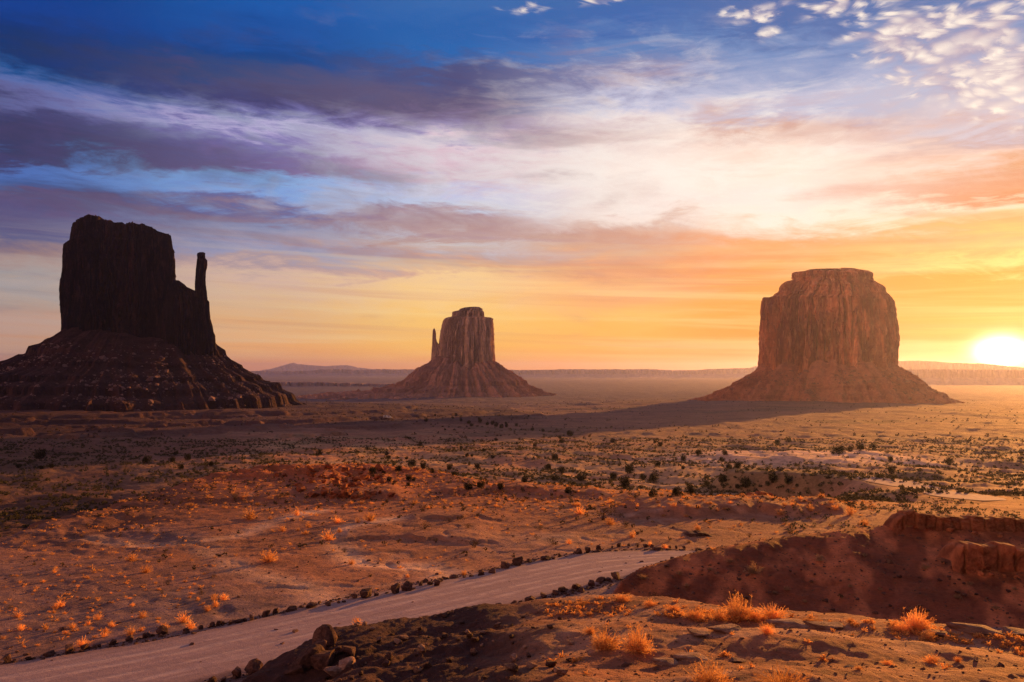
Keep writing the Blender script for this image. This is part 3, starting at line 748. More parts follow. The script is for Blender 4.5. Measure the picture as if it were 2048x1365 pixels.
def cliff(name, root, uc, yc, rows, depth, mat, seed, amp, nth=420, nz=130, top=None, k=7.0, ex=2.6, strata=0.6):
    """rows: (v, left u, right u) from the base up; top: optional silhouette [(u, v)]"""
    phi = math.atan((uc - U0) / F); e1 = np.array([math.cos(phi), -math.sin(phi)]); e2 = np.array([math.sin(phi), math.cos(phi)])
    cx, cy = (uc - U0) / F * yc, yc
    rows = sorted(rows, key=lambda r_: -r_[0])
    rv = np.array([r_[0] for r_ in rows], float)
    # sample finer where rows are close
    vs = np.interp(np.linspace(0, 1, nz), np.linspace(0, 1, len(rv)) * 0.5 + 0.5 * (rv[0] - rv) / (rv[0] - rv[-1]), rv)
    Lx = np.interp(-vs, -rv, [r_[1] for r_ in rows]); Rx = np.interp(-vs, -rv, [r_[2] for r_ in rows])
    th = np.linspace(0, 2 * np.pi, nth, endpoint=False)
    s = yc / F * math.cos(phi)
    a0 = (Rx[0] - Lx[0]) / 2 * s
    V = []
    ct, st = np.cos(th), np.sin(th)
    sx = np.sign(ct) * np.abs(ct) ** (2 / ex); sy = np.sign(st) * np.abs(st) ** (2 / ex)
    for i in range(nz):
        a = (Rx[i] - Lx[i]) / 2 * s; m = ((Rx[i] + Lx[i]) / 2 - uc) * s
        b_ = depth * (a / a0) ** 0.8
        zc = (V0 - vs[i]) / F * yc
        na, nb = ring_noise(th, zc, seed, k)
        cx_, sx_ = np.cos(th) * k, np.sin(th) * k
        slab = fbm(cx_ * 2.2 + 11, sx_ * 2.2 + zc * 0.012, 4, seed + 31)                       # sheets of rock that have come away
        slab = (np.floor(slab * 5) + sst((slab * 5 - np.floor(slab * 5)) * 5)) / 5
        crk = np.abs(fbm(cx_ * 3.4 + zc * 0.0015, sx_ * 3.4 + 5.0, 3, seed + 41))               # deep vertical joints
        crk = np.exp(-(crk / 0.11) ** 2) * np.clip(0.7 + 1.6 * fbm(cx_ * 1.3, zc * 0.012 + sx_, 3, seed + 43), 0, 1.3)
        disp = amp * (0.9 * na + 0.5 * nb - 0.3 + 1.5 * slab - 1.3 * crk) * min(1.0, a / (amp * 3.0))
        disp = disp + strata * amp * 0.22 * vn2(np.full_like(th, zc / (amp * 0.55)), th * 0.6, seed + 77)
        disp = disp * (1 - 0.6 * sst((np.abs(ct) - 0.75) / 0.2))
        ox = m + sx * a + disp * ct; oy = sy * b_ + disp * st
        px = cx + e1[0] * ox + e2[0] * oy; py = cy + e1[1] * ox + e2[1] * oy
        z = np.full(nth, zc)
        if top is not None:
            uu = uc + ox / s
            tv = np.interp(uu, [t_[0] for t_ in top], [t_[1] for t_ in top])
            tz = (V0 - tv) / F * yc - amp * 0.45 * np.abs(fbm(px / 6, py / 9, 4, seed + 3))
            z = np.minimum(z, tz)
        if i > nz * 0.35 and strata > 1: z = z + amp * 1.1 * fbm(ct * 2.6 + i * 0.01, st * 2.6 + 4.0, 4, seed + 51) * min(1.0, (i - nz * 0.35) / 12)
        yr = 1 + (-ox * math.sin(phi)) / yc
        z = z * yr
        V.append(np.c_[px, py, z])
    # cap
    last = V[-1]; c_ = last.mean(0)
    for f in (0.8, 0.55, 0.3, 0.05):
        w_ = c_ + (last - c_) * f
        if top is not None:
            ox = (w_[:, 0] - cx) * e1[0] + (w_[:, 1] - cy) * e1[1]
            tv = np.interp(uc + ox / s, [t_[0] for t_ in top], [t_[1] for t_ in top])
            w_[:, 2] = np.minimum((V0 - tv) / F * yc * (1 - ox * math.sin(phi) / yc), last[:, 2].max() + 50) - 2
        else: w_[:, 2] = last[:, 2] + 0.6 * (1 - f) * amp * 0.3
        V.append(w_)
    V = np.concatenate(V); n = nz + 4
    V -= np.array(root.location)
    return mesh_np(name, V, grid_faces(n, nth, True), mat, root, smooth=False)

def talus(name, root, uc, yc, base, depth, left, right, mat, seed, bands, gul=5.0, nth=560, nd=170, front=1.0, ex=2.6, bot=-130):
    """base: (v, left u, right u); left/right: [(u, v)] outlines going outwards"""
    phi = math.atan((uc - U0) / F); e1 = np.array([math.cos(phi), -math.sin(phi)]); e2 = np.array([math.sin(phi), math.cos(phi)])
    cx, cy = (uc - U0) / F * yc, yc
    s = yc / F * math.cos(phi); sv = yc / F
    a = (base[2] - base[1]) / 2 * s; m = ((base[2] + base[1]) / 2 - uc) * s
    zb = (V0 - base[0]) * sv
    Ld = np.array([0] + [(base[1] - p[0]) * s for p in left]); Lz = np.array([(V0 - left[0][1]) * sv + 3] + [(V0 - p[1]) * sv for p in left])
    Rd = np.array([0] + [(p[0] - base[2]) * s for p in right]); Rz = np.array([(V0 - right[0][1]) * sv + 3] + [(V0 - p[1]) * sv for p in right])
    th = np.linspace(0, 2 * np.pi, nth, endpoint=False); ct, st = np.cos(th), np.sin(th)
    sx = np.sign(ct) * np.abs(ct) ** (2 / ex); sy = np.sign(st) * np.abs(st) ** (2 / ex)
    D = max(Ld[-1], Rd[-1]) * 1.25
    dd = np.r_[-0.22 * a, np.linspace(0, 1, nd) ** 1.15 * D]
    V = []
    wr = (1 + ct) / 2; wr = sst((wr - 0.15) / 0.7)
    for d in dd:
        dp = max(d, 0)
        zl = np.interp(dp, Ld, Lz) if dp <= Ld[-1] else Lz[-1] - (dp - Ld[-1]) * 0.10
        zr = np.interp(dp, Rd, Rz) if dp <= Rd[-1] else Rz[-1] - (dp - Rd[-1]) * 0.10
        z = zl * (1 - wr) + zr * wr
        if d < 0: z = z + 2
        ox = m + sx * a * (1 if d >= 0 else 0.8) + ct * dp; oy = sy * depth * (1 if d >= 0 else 0.8) + st * dp * front
        px = cx + e1[0] * ox + e2[0] * oy; py = cy + e1[1] * ox + e2[1] * oy
        k_ = min(1.0, dp / 60.0)
        g = np.abs(fbm(np.cos(th) * 9 + 3, np.sin(th) * 9 + dp * 0.004, 4, seed)) * gul * 3.4 * k_
        z = z - g + gul * 0.9 * k_ + fbm(px / 30, py / 30, 4, seed + 1) * gul * 0.6 * k_ + fbm(px / 7, py / 7, 3, seed + 2) * gul * 0.22 * min(1, dp / 15)
        z = z + fbm(np.cos(th) * 7 + 1, np.sin(th) * 7, 4, seed + 21) * gul * 2.2 * math.exp(-dp / 70.0)
        wob = fbm(px / 130, py / 130, 3, seed + 9) * 5
        for (zz, h_) in bands:
            am = np.clip(0.75 + 0.9 * fbm(px / 90, py / 90, 3, seed + int(zz) % 50 + 60), 0.0, 1.3)
            q = z - zz - wob
            z = z + am * h_ * 0.5 * (np.tanh(q / (0.10 * h_)) - np.tanh(q / (1.4 * h_)))
        z = z * np.where(z > 0, 1 - (ox * math.sin(phi)) / yc, 1)
        V.append(np.c_[px, py, z])
    V = np.concatenate(V) - np.array(root.location)
    return mesh_np(name, V, grid_faces(len(dd), nth, True), mat, root, smooth=False), (px, py)

def rubble_mesh(n, pick, size, mat, root, name, seed, kind=None):
    """many angular stones merged into one heap of rubble lying on a slope"""
    r_ = np.random.default_rng(seed)
    base = np.array([(1, 0, -.3), (0.2, 1, -.3), (-1, 0.3, -.3), (-0.2, -1, -.3), (.6, .3, .8), (-.3, .5, .9), (-.4, -.5, .7)])
    fc = np.array([(0, 1, 4), (1, 5, 4), (1, 2, 5), (2, 6, 5), (2, 3, 6), (3, 4, 6), (3, 0, 4), (4, 5, 6)])
    P = pick(n, r_)
    sz = size * np.exp(r_.normal(0, 0.62, len(P)))
    a = r_.uniform(0, 6.28, len(P))
    V = base[None] * (sz[:, None, None] * r_.uniform(0.6, 1.2, (len(P), 7, 3))) * np.array([1, 1, 0.7])
    c_, s_ = np.cos(a)[:, None], np.sin(a)[:, None]
    x = V[..., 0] * c_ - V[..., 1] * s_; y = V[..., 0] * s_ + V[..., 1] * c_
    V = np.stack([x, y, V[..., 2]], -1) + P[:, None, :]
    Fc = (fc[None] + (np.arange(len(P)) * 7)[:, None, None]).reshape(-1, 3)
    o = mesh_np(name, V.reshape(-1, 3), Fc, mat, root, smooth=False)
    if kind: o['kind'] = kind
    return o

def on_talus(tal, zlo, zhi, facing=True):
    me = tal.data; n = len(me.vertices); co = np.empty(n * 3, np.float32); me.vertices.foreach_get('co', co); co = co.reshape(-1, 3)
    loc = np.array(tal.parent.location)
    def pick(n_, r_):
        m = (co[:, 2] + loc[2] > zlo) & (co[:, 2] + loc[2] < zhi)
        w_ = co + loc
        if facing: m &= (w_[:, 1] < loc[1] + 60)
        idx = np.nonzero(m)[0]
        wt = np.hypot(w_[idx, 0] - loc[0], w_[idx, 1] - loc[1]); wt = wt * np.clip(0.3 + 1.2 * fbm(w_[idx, 0] / 60, w_[idx, 1] / 60, 3, 5), 0.05, 2)
        k_ = r_.choice(idx, n_, p=wt / wt.sum())
        return co[k_] + r_.uniform(-2, 2, (n_, 3)) * np.array([1, 1, 0.05])
    return pick

def build_buttes():
    # --- the dark one on the left
    uc, yc = 262, 1400.0
    rt = empty('butte', ((uc - U0) / F * yc, yc, 0.0))
    tag(rt, 'dark shadowed sandstone butte with a thin thumb of rock on its right side', 'butte', 'sandstone buttes')
    topW = [(120, 470), (136, 487), (142, 485), (146, 458), (150, 450), (160, 447), (172, 443), (180, 439), (192, 440), (200, 441), (208, 446), (213, 450), (216, 454), (222, 451), (232, 455), (244, 454), (262, 453), (275, 456), (290, 458), (300, 461), (310, 466), (320, 471), (330, 473), (340, 475), (345, 481), (347, 500), (350, 502)]
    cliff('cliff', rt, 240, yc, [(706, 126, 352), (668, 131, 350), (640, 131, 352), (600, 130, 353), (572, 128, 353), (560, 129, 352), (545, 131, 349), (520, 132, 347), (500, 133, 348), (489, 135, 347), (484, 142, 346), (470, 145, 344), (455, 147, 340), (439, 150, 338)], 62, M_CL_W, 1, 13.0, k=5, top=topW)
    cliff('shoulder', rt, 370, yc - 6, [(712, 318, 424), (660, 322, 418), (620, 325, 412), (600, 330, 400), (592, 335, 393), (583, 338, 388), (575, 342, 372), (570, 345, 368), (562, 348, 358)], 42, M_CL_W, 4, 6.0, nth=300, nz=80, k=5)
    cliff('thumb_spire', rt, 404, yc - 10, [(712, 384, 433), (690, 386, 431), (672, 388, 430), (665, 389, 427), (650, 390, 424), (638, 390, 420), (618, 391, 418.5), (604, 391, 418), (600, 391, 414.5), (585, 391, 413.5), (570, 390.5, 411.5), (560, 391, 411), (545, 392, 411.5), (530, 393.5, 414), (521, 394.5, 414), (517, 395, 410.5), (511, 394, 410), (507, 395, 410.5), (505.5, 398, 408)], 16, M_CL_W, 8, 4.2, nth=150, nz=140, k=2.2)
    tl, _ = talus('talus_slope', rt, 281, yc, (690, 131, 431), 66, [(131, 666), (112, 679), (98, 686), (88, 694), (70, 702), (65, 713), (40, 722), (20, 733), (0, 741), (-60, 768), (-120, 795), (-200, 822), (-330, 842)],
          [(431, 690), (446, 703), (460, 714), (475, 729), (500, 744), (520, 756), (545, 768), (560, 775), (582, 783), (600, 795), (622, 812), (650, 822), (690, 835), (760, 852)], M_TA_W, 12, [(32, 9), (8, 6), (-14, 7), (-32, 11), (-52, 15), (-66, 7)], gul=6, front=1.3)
    rubble_mesh(4200, on_talus(tl, -75, 45), 1.25, mat_rock('pale_talus_blocks', (0.24, 0.15, 0.15), (0.12, 0.07, 0.07), 0.2), rt, 'fallen_blocks', 5, 'stuff')
    # --- the middle one
    uc, yc = 930, 3000.0
    rt = empty('butte', ((uc - U0) / F * yc, yc, 0.0))
    tag(rt, 'hazy brown sandstone butte in the middle, small spire left of it', 'butte', 'sandstone buttes')
    cliff('cliff', rt, 935, yc, [(748, 874, 990), (735, 876, 990), (710, 878, 988.5), (690, 880, 987), (665, 883, 986.5), (652, 886, 985.5), (643, 888, 984.5), (637.5, 892, 984), (636, 895, 970), (634.5, 905, 966), (631, 907, 966), (626, 907, 966), (624, 908, 965.5), (621.5, 921, 963), (618.5, 922, 962.5), (616.5, 928, 960), (615, 940, 958)], 95, M_CL_E, 21, 13.0, k=6, nth=360)
    cliff('spire', rt, 868, yc - 20, [(742, 858, 900), (722, 862, 892), (700, 863.5, 884), (690, 864.5, 877), (683, 864.8, 873), (676, 865, 871.5), (668, 865.3, 871.8), (663, 865.6, 871), (659, 866.5, 870), (657.5, 867.5, 869)], 22, M_CL_E, 24, 3.0, nth=100, nz=80, k=2.5)
    tl, _ = talus('talus_slope', rt, 930, yc, (738, 863, 990), 105, [(862, 722), (850, 733), (832, 743), (826, 750), (816, 756), (812, 762), (800, 770), (780, 777), (750, 784), (700, 790), (630, 796)],
          [(990, 733), (1005, 739), (1012, 746), (1030, 756), (1042, 762), (1058, 774), (1070, 780), (1090, 790), (1120, 800), (1150, 804), (1230, 808)], M_TA_E, 31, [(-45, 12), (-70, 8)], gul=15)
    # --- the broad one before the sunrise
    uc, yc = 1654, 2100.0
    rt = empty('butte', ((uc - U0) / F * yc, yc, 0.0))
    tag(rt, 'broad flat-topped red butte on the right beside the rising sun', 'butte', 'sandstone buttes')
    cliff('cliff', rt, 1654, yc, [(760, 1514, 1792), (738, 1518, 1787), (715, 1518, 1788), (690, 1520, 1789), (650, 1522, 1786.5), (620, 1523.5, 1783.5), (604, 1524.5, 1780), (598, 1530, 1778)], 120, M_CL_M, 41, 17.0, k=6, nth=520, nz=120)
    cliff('cap', rt, 1656, yc, [(604, 1528, 1779), (597, 1537, 1778.5), (594, 1545, 1776), (590, 1548, 1772), (587, 1556, 1768), (583, 1556.5, 1767.5), (578, 1557.5, 1767), (574, 1563, 1763), (569, 1570, 1753), (565, 1580, 1747), (562, 1588, 1741), (559, 1587, 1742), (555, 1584.5, 1743), (550, 1584.5, 1742.5), (547.5, 1590, 1735), (545, 1610, 1718), (542.5, 1650, 1706), (541, 1670, 1692)], 112, M_CL_M, 43, 10.0, k=6, nth=420, nz=130, strata=2.5)
    cliff('pillar', rt, 1534, yc - 12, [(640, 1521, 1552), (620, 1523, 1548), (604, 1524.5, 1545), (598, 1525, 1544), (595.5, 1526.5, 1542.5)], 14, M_CL_M, 47, 2.5, nth=110, nz=50, k=2.5)
    tl, _ = talus('talus_slope', rt, 1654, yc, (742, 1518, 1787), 128, [(1518, 736), (1500, 750), (1483, 759), (1465, 770), (1445, 781), (1425, 791), (1400, 803), (1370, 812), (1320, 820), (1270, 826), (1180, 835)],
          [(1787, 737), (1800, 745), (1812, 752), (1830, 765), (1850, 780), (1870, 794), (1900, 808), (1950, 822), (2030, 834), (2120, 840)], M_TA_M, 51, [(-38, 8), (-62, 7)], gul=13)
    rubble_mesh(1600, on_talus(tl, -75, 0), 1.9, mat_rock('red_talus_blocks', (0.34, 0.17, 0.11), (0.14, 0.06, 0.04), 0.2), rt, 'fallen_blocks', 6, 'stuff')

def build_far():
    def band(name, prof, y, thick, base_z, mat, seed, label, cat, kind=None, clifff=0.45, rough=1.0):
        us = np.arange(prof[0][0], prof[-1][0] + 0.1, 1.5)
        vt = np.interp(us, [p[0] for p in prof], [p[1] for p in prof]) + rough * fbm(us / 14, us * 0 + seed, 4, seed)
        x = (us - U0) / F * y; zt = (V0 - vt) / F * y
        hgt = zt - base_z
        prof_ = [(-1.6, 0.0), (-1.0, 0.12), (-0.5, 0.30), (-0.12, clifff), (-0.05, 0.85), (0.0, 0.97), (0.2, 1.0), (1.0, 1.0), (1.2, 0.0)]
        V = []
        for i, (dy, fz) in enumerate(prof_):
            jy = fbm(us / 9 + i * 0.15, us * 0 + i * 0.1, 4, seed + 4) * thick * 0.35
            V.append(np.c_[x * (1 + (dy * thick + jy) / y), y + dy * thick + jy, base_z + hgt * fz + (fbm(us / 5, us * 0 + i, 3, seed + i) * hgt * 0.04 if 0 < fz < 0.9 else 0)])
        V = np.concatenate(V)
        V -= np.array([x.mean(), y, base_z])
        o = mesh_np(name, V, grid_faces(len(prof_), len(us)), mat, smooth=False)
        o.location = (float(x.mean()), y, base_z)
        tag(o, label, cat, kind=kind)
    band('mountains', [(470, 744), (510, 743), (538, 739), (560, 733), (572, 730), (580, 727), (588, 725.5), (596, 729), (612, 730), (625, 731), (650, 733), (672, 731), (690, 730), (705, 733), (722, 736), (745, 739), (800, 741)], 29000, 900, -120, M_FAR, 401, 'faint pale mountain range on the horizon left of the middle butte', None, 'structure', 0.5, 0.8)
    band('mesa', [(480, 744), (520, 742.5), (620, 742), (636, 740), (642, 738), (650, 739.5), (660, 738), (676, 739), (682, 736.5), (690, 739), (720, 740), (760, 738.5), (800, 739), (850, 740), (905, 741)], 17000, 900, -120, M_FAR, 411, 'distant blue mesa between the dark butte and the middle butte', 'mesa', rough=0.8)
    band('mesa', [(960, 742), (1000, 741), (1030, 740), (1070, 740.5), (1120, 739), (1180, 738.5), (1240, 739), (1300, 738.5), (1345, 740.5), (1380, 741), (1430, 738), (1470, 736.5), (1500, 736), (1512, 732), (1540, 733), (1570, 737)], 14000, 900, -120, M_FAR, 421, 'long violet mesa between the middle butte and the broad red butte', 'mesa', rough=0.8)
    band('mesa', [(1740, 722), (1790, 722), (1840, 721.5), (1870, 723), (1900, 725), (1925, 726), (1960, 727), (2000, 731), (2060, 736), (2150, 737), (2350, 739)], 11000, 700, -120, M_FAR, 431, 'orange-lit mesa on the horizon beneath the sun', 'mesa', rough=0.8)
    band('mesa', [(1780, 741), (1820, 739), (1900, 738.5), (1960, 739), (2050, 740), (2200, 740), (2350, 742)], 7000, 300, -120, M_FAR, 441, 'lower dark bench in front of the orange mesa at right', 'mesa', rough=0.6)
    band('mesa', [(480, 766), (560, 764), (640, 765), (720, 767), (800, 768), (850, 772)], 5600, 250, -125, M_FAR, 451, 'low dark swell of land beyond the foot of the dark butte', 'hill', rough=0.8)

# ------------------------------------------------------------------ plants and stones
def unit(v): return v / np.maximum(np.linalg.norm(v, axis=-1, keepdims=True), 1e-9)

def tuft_arrays(n, r_, w=0.012, up=0.75, heads=False, spread=1.0):
    """a round tuft, about 1 wide and 0.75 high, of thin stems; heads adds seed heads at the tips"""
    th = r_.uniform(0, 2 * np.pi, n); el = np.arcsin(np.clip(r_.uniform(0.12, 1.0, n), 0, 1))
    d = np.c_[np.cos(th) * np.cos(el) * spread, np.sin(th) * np.cos(el) * spread, np.sin(el) * 1.25]
    L_ = (r_.uniform(0.20, 0.56, n) * (1 + 0.35 * np.sin(th * 2 + r_.uniform(0, 6)) * np.cos(el)))[:, None]
    b = np.c_[r_.normal(0, 0.10, n), r_.normal(0, 0.08, n), np.zeros(n)]
    tip = b + d * L_ + r_.normal(0, 0.02, (n, 3)); mid = b + d * L_ * 0.55 + np.c_[np.zeros(n), np.zeros(n), 0.05 * np.ones(n)]
    side = unit(np.cross(d, r_.normal(0, 1, (n, 3)))) * w
    V = np.stack([b - side * .6, b + side * .6, mid + side, mid - side, tip + side * 0.4, tip - side * 0.4], 1).reshape(-1, 3)
    k = np.arange(n)[:, None] * 6
    Fc = np.concatenate([k + np.array([0, 1, 2, 3]), k + np.array([3, 2, 4, 5])])
    # side sprigs near the tips make the outline feathery
    m = n * 2
    i = r_.integers(0, n, m); s0 = mid[i] + (tip[i] - mid[i]) * r_.uniform(0.1, 0.9, (m, 1))
    dd = unit(d[i] + r_.normal(0, 0.7, (m, 3))) * r_.uniform(0.05, 0.12, (m, 1)); sd = unit(np.cross(dd, r_.normal(0, 1, (m, 3)))) * w * 0.9
    V2 = np.stack([s0 - sd, s0 + sd, s0 + dd + sd, s0 + dd - sd], 1).reshape(-1, 3)
    F2 = np.arange(m)[:, None] * 4 + np.array([0, 1, 2, 3]) + len(V)
    V = np.concatenate([V, V2]); Fc = np.concatenate([Fc, F2])
    if heads:
        m = n; h0 = tip; a = unit(r_.normal(0, 1, (m, 3))) * 0.014; bq = unit(np.cross(a, r_.normal(0, 1, (m, 3)))) * 0.014
        V3 = np.stack([h0 - a, h0 - bq, h0 + a, h0 + bq], 1).reshape(-1, 3)
        F3 = np.arange(m)[:, None] * 4 + np.array([0, 1, 2, 3]) + len(V)
        V = np.concatenate([V, V3]); Fc = np.concatenate([Fc, F3])
    V[:, 2] = np.maximum(V[:, 2], 0.0) - 0.01
    return V, Fc

def leaf_cloud(n, r_, size, lobes, squash=1.0):
    """leaf-sized faces spread through several lobes: (cx, cy, cz, r)"""
    lb = np.array(lobes); w_ = lb[:, 3] ** 2; i = r_.choice(len(lb), n, p=w_ / w_.sum())
    d = unit(r_.normal(0, 1, (n, 3))); rad = lb[i, 3:4] * r_.uniform(0.35, 1.08, (n, 1)) ** 0.5
    c_ = lb[i, :3] + d * rad * np.array([1, 1, squash])
    a = unit(r_.normal(0, 1, (n, 3)) + d * 0.3) * size * r_.uniform(0.6, 1.4, (n, 1)); b = unit(np.cross(a, r_.normal(0, 1, (n, 3)))) * size * r_.uniform(0.5, 1.1, (n, 1))
    V = np.stack([c_ - a, c_ - b, c_ + a, c_ + b], 1).reshape(-1, 3)
    return V, np.arange(n)[:, None] * 4 + np.array([0, 1, 2, 3])

def tube_arrays(pts, radii, seg=6):
    pts = np.array(pts, float); V = []
    for i, p in enumerate(pts):
        t = pts[min(i + 1, len(pts) - 1)] - pts[max(i - 1, 0)]; t /= np.linalg.norm(t)
        a = np.cross(t, [0.3, 0.9, 0.1]); a /= np.linalg.norm(a); b = np.cross(t, a)
        for k in range(seg):
            an = 2 * math.pi * k / seg; V.append(p + (a * math.cos(an) + b * math.sin(an)) * radii[i])
    return np.array(V), grid_faces(len(pts), seg, True)
def join(parts):
    V, Fc, o = [], [], 0
    for v, f in parts: V.append(v); Fc.append(f + o); o += len(v)
    return np.concatenate(V), np.concatenate(Fc)

TUFTS, JUNS, SHRUBS, ROCKS = [], [], [], []
def make_protos():
    P = {}
    for i in range(3):
        V, Fc = tuft_arrays(420, np.random.default_rng(500 + i), 0.005, heads=True); P['bigtuft%d' % i] = (V, Fc)
        V, Fc = tuft_arrays(110, np.random.default_rng(510 + i), 0.010); P['tuft%d' % i] = (V, Fc)
    return P
PR = make_protos()
_cache = {}
def add_tuft(x, y, z, w, big=False, mat=M_GOLD, label=None, cat='grass tuft', group=None, hs=1.0, name='grass_tuft'):
    i = random.randrange(3); key = ('big' if big else '') + 'tuft%d' % i + mat.name
    if key not in _cache:
        V, Fc = PR[('bigtuft%d' if big else 'tuft%d') % i]
        o = mesh_np(name, V, Fc, mat, smooth=False); _cache[key] = o.data
    else:
        o = bpy.data.objects.new(name, _cache[key]); C.objects.link(o)
    o.location = (x, y, z); o.scale = (w, w * random.uniform(0.85, 1.15), w * hs * random.uniform(0.85, 1.1)); o.rotation_euler = (0, 0, random.uniform(0, 6.28))
    tag(o, label, cat, group)
    return o

def juniper_proto(seed, shrub=False):
    r_ = np.random.default_rng(seed)
    nl = 9
    lobes = [(0, 0, 0.42, 0.38), (0.1, 0, 0.22, 0.3), (-0.1, 0.05, 0.22, 0.3)]
    for k in range(nl):
        a = r_.uniform(0, 6.28); q = r_.uniform(0.12, 0.33)
        lobes.append((math.cos(a) * q, math.sin(a) * q, r_.uniform(0.12, 0.72), r_.uniform(0.14, 0.24)))
    crown = leaf_cloud(1100, r_, 0.036, lobes, 0.95); crown[0][:, 2] = np.maximum(crown[0][:, 2], 0.0)
    tr = []
    base_r = 0.05
    tr.append(tube_arrays([(0, 0, -0.06), (0.02, 0.01, 0.15), (-0.01, 0.02, 0.35), (0, 0, 0.6)], [0.06, 0.045, 0.03, 0.012]))
    for k in range(5):
        l = lobes[3 + k]; tr.append(tube_arrays([(0, 0, 0.08 + 0.05 * k), (l[0] * .5, l[1] * .5, l[2] * .55 + 0.05), (l[0], l[1], l[2])], [0.03, 0.018, 0.006], 5))
    return crown, join(tr)
JP = [juniper_proto(600 + i) for i in range(4)]
_jm = {}
def add_juniper(u, v, wpx, label, group):
    x, y, z = ground(u, v, y0=110)
    w = wpx / F * y * 1.15
    i = random.randrange(4)
    root = empty('juniper_tree', (x, y, z - 0.05), random.uniform(0, 6.28))
    root.scale = (w, w, w * random.uniform(0.85, 1.1))
    tag(root, label, 'juniper', group)
    if i not in _jm:
        a = mesh_np('crown', *JP[i][0], M_JUN, root, smooth=False); b = mesh_np('trunk', *JP[i][1], M_BARK, root); _jm[i] = (a.data, b.data)
    else:
        for nm, d in zip(('crown', 'trunk'), _jm[i]):
            o = bpy.data.objects.new(nm, d); C.objects.link(o); o.parent = root

_sh = {}
def add_shrub(x, y, z, w, label, group, mat=M_DSAGE, h=0.7, cat='shrub'):
    i = random.randrange(3)
    root = empty('shrub', (x, y, z - 0.03), random.uniform(0, 6.28)); root.scale = (w, w, w * h)
    tag(root, label, cat, group)
    key = (i, mat.name)
    if key not in _sh:
        r_ = np.random.default_rng(640 + i)
        lobes = [(r_.normal(0, .17), r_.normal(0, .17), r_.uniform(0.25, 0.6), r_.uniform(0.16, 0.3)) for _ in range(8)]
        V, Fc = leaf_cloud(520, r_, 0.022, lobes, 0.9); V[:, 2] = np.maximum(V[:, 2], -0.02)
        tw = [tube_arrays([(0, 0, -0.03), (l[0] * .6, l[1] * .6, l[2] * .6), (l[0] * 1.3, l[1] * 1.3, l[2] * 1.35)], [0.014, 0.01, 0.003], 4) for l in lobes]
        a = mesh_np('foliage', V, Fc, mat, root, smooth=False); b = mesh_np('stems', *join(tw), M_TWIG, root); _sh[key] = (a.data, b.data)
    else:
        for nm, d in zip(('foliage', 'stems'), _sh[key]):
            o = bpy.data.objects.new(nm, d); C.objects.link(o); o.parent = root
    return root

def rock_arrays(seed, sub=3, boxy=0.5, rough=0.15):
    """a faceted block: points of a sphere pulled towards random cutting planes"""
    r_ = np.random.default_rng(seed)
    import bmesh
    bm = bmesh.new(); bmesh.ops.create_icosphere(bm, subdivisions=sub, radius=1.0)
    V = np.array([v.co[:] for v in bm.verts]); Fc = np.array([[v.index for v in f.verts] for f in bm.faces]); bm.free()
    nrm = unit(r_.normal(0, 1, (12, 3))); nrm[0] = (0, 0, 1); nrm[1] = (0, 0, -1)
    for q in nrm:
        lim = r_.uniform(0.28, 0.66); d = V @ q
        V = V - np.outer(np.maximum(d - lim, 0), q)
    n = fbm(V[:, 0] * 1.7 + seed, V[:, 1] * 1.7 + V[:, 2] * 1.3, 4, seed)
    V = V * (1 + rough * n)[:, None]
    V = V / np.abs(V).max(0)
    return V, Fc
_rk = {}
def add_rock(x, y, z, w, label, group, mat=M_ROCK, hs=0.8, name='boulder', cat='boulder', d=1.0, sink=0.25, rz=None, tilt=0.25):
    i = random.randrange(8); key = (i, mat.name)
    if key not in _rk:
        o = mesh_np(name, *rock_arrays(700 + i), mat, smooth=False); _rk[key] = o.data
    else:
        o = bpy.data.objects.new(name, _rk[key]); C.objects.link(o)
    o.scale = (w / 2, w / 2 * d, w / 2 * hs); o.location = (x, y, z + w / 2 * hs * (1 - 2 * sink)); o.rotation_euler = (random.uniform(-tilt, tilt), random.uniform(-tilt, tilt), random.uniform(0, 6.28) if rz is None else rz)
    tag(o, label, cat, group)
    return o

FAR_STONES = [(14, 1326, 20), (55, 1321, 18), (96, 1313, 18), (137, 1306, 18), (167, 1300, 15), (200, 1295, 14), (227, 1288, 17), (258, 1281, 24), (276, 1279, 10), (294, 1276, 22), (307, 1273, 9), (323, 1270, 22), (372, 1264, 20), (400, 1259, 13), (424, 1254, 13), (436, 1252, 11), (446, 1250, 10), (460, 1249, 13), (477, 1247, 14), (491, 1244, 13), (503, 1242, 16),
    (533, 1232, 22), (552, 1226, 16), (581, 1222, 18), (622, 1217, 20), (656, 1213, 17), (677, 1208, 10), (689, 1207, 12), (710, 1199, 15), (734, 1196, 25), (753, 1194, 14), (773, 1189, 11), (789, 1189, 22), (810, 1184, 22), (826, 1181, 16), (842, 1173, 14), (860, 1171, 14), (872, 1173, 14), (883, 1165, 10), (906, 1159, 15), (929, 1157, 12), (943, 1155, 14), (962, 1152, 16),
    (981, 1148, 17), (1009, 1139, 24), (1033, 1132, 22), (1059, 1127, 13), (1092, 1122, 18), (1108, 1120, 13), (1119, 1115, 11), (1156, 1109, 17), (1174, 1106, 15), (1198, 1100, 11), (1224, 1096, 8), (1237, 1094, 8), (1256, 1092, 8), (1275, 1095, 9), (1291, 1095, 10), (1304, 1095, 9), (1328, 1096, 9), (1340, 1097, 8), (1352, 1098, 9), (1368, 1098, 8)]
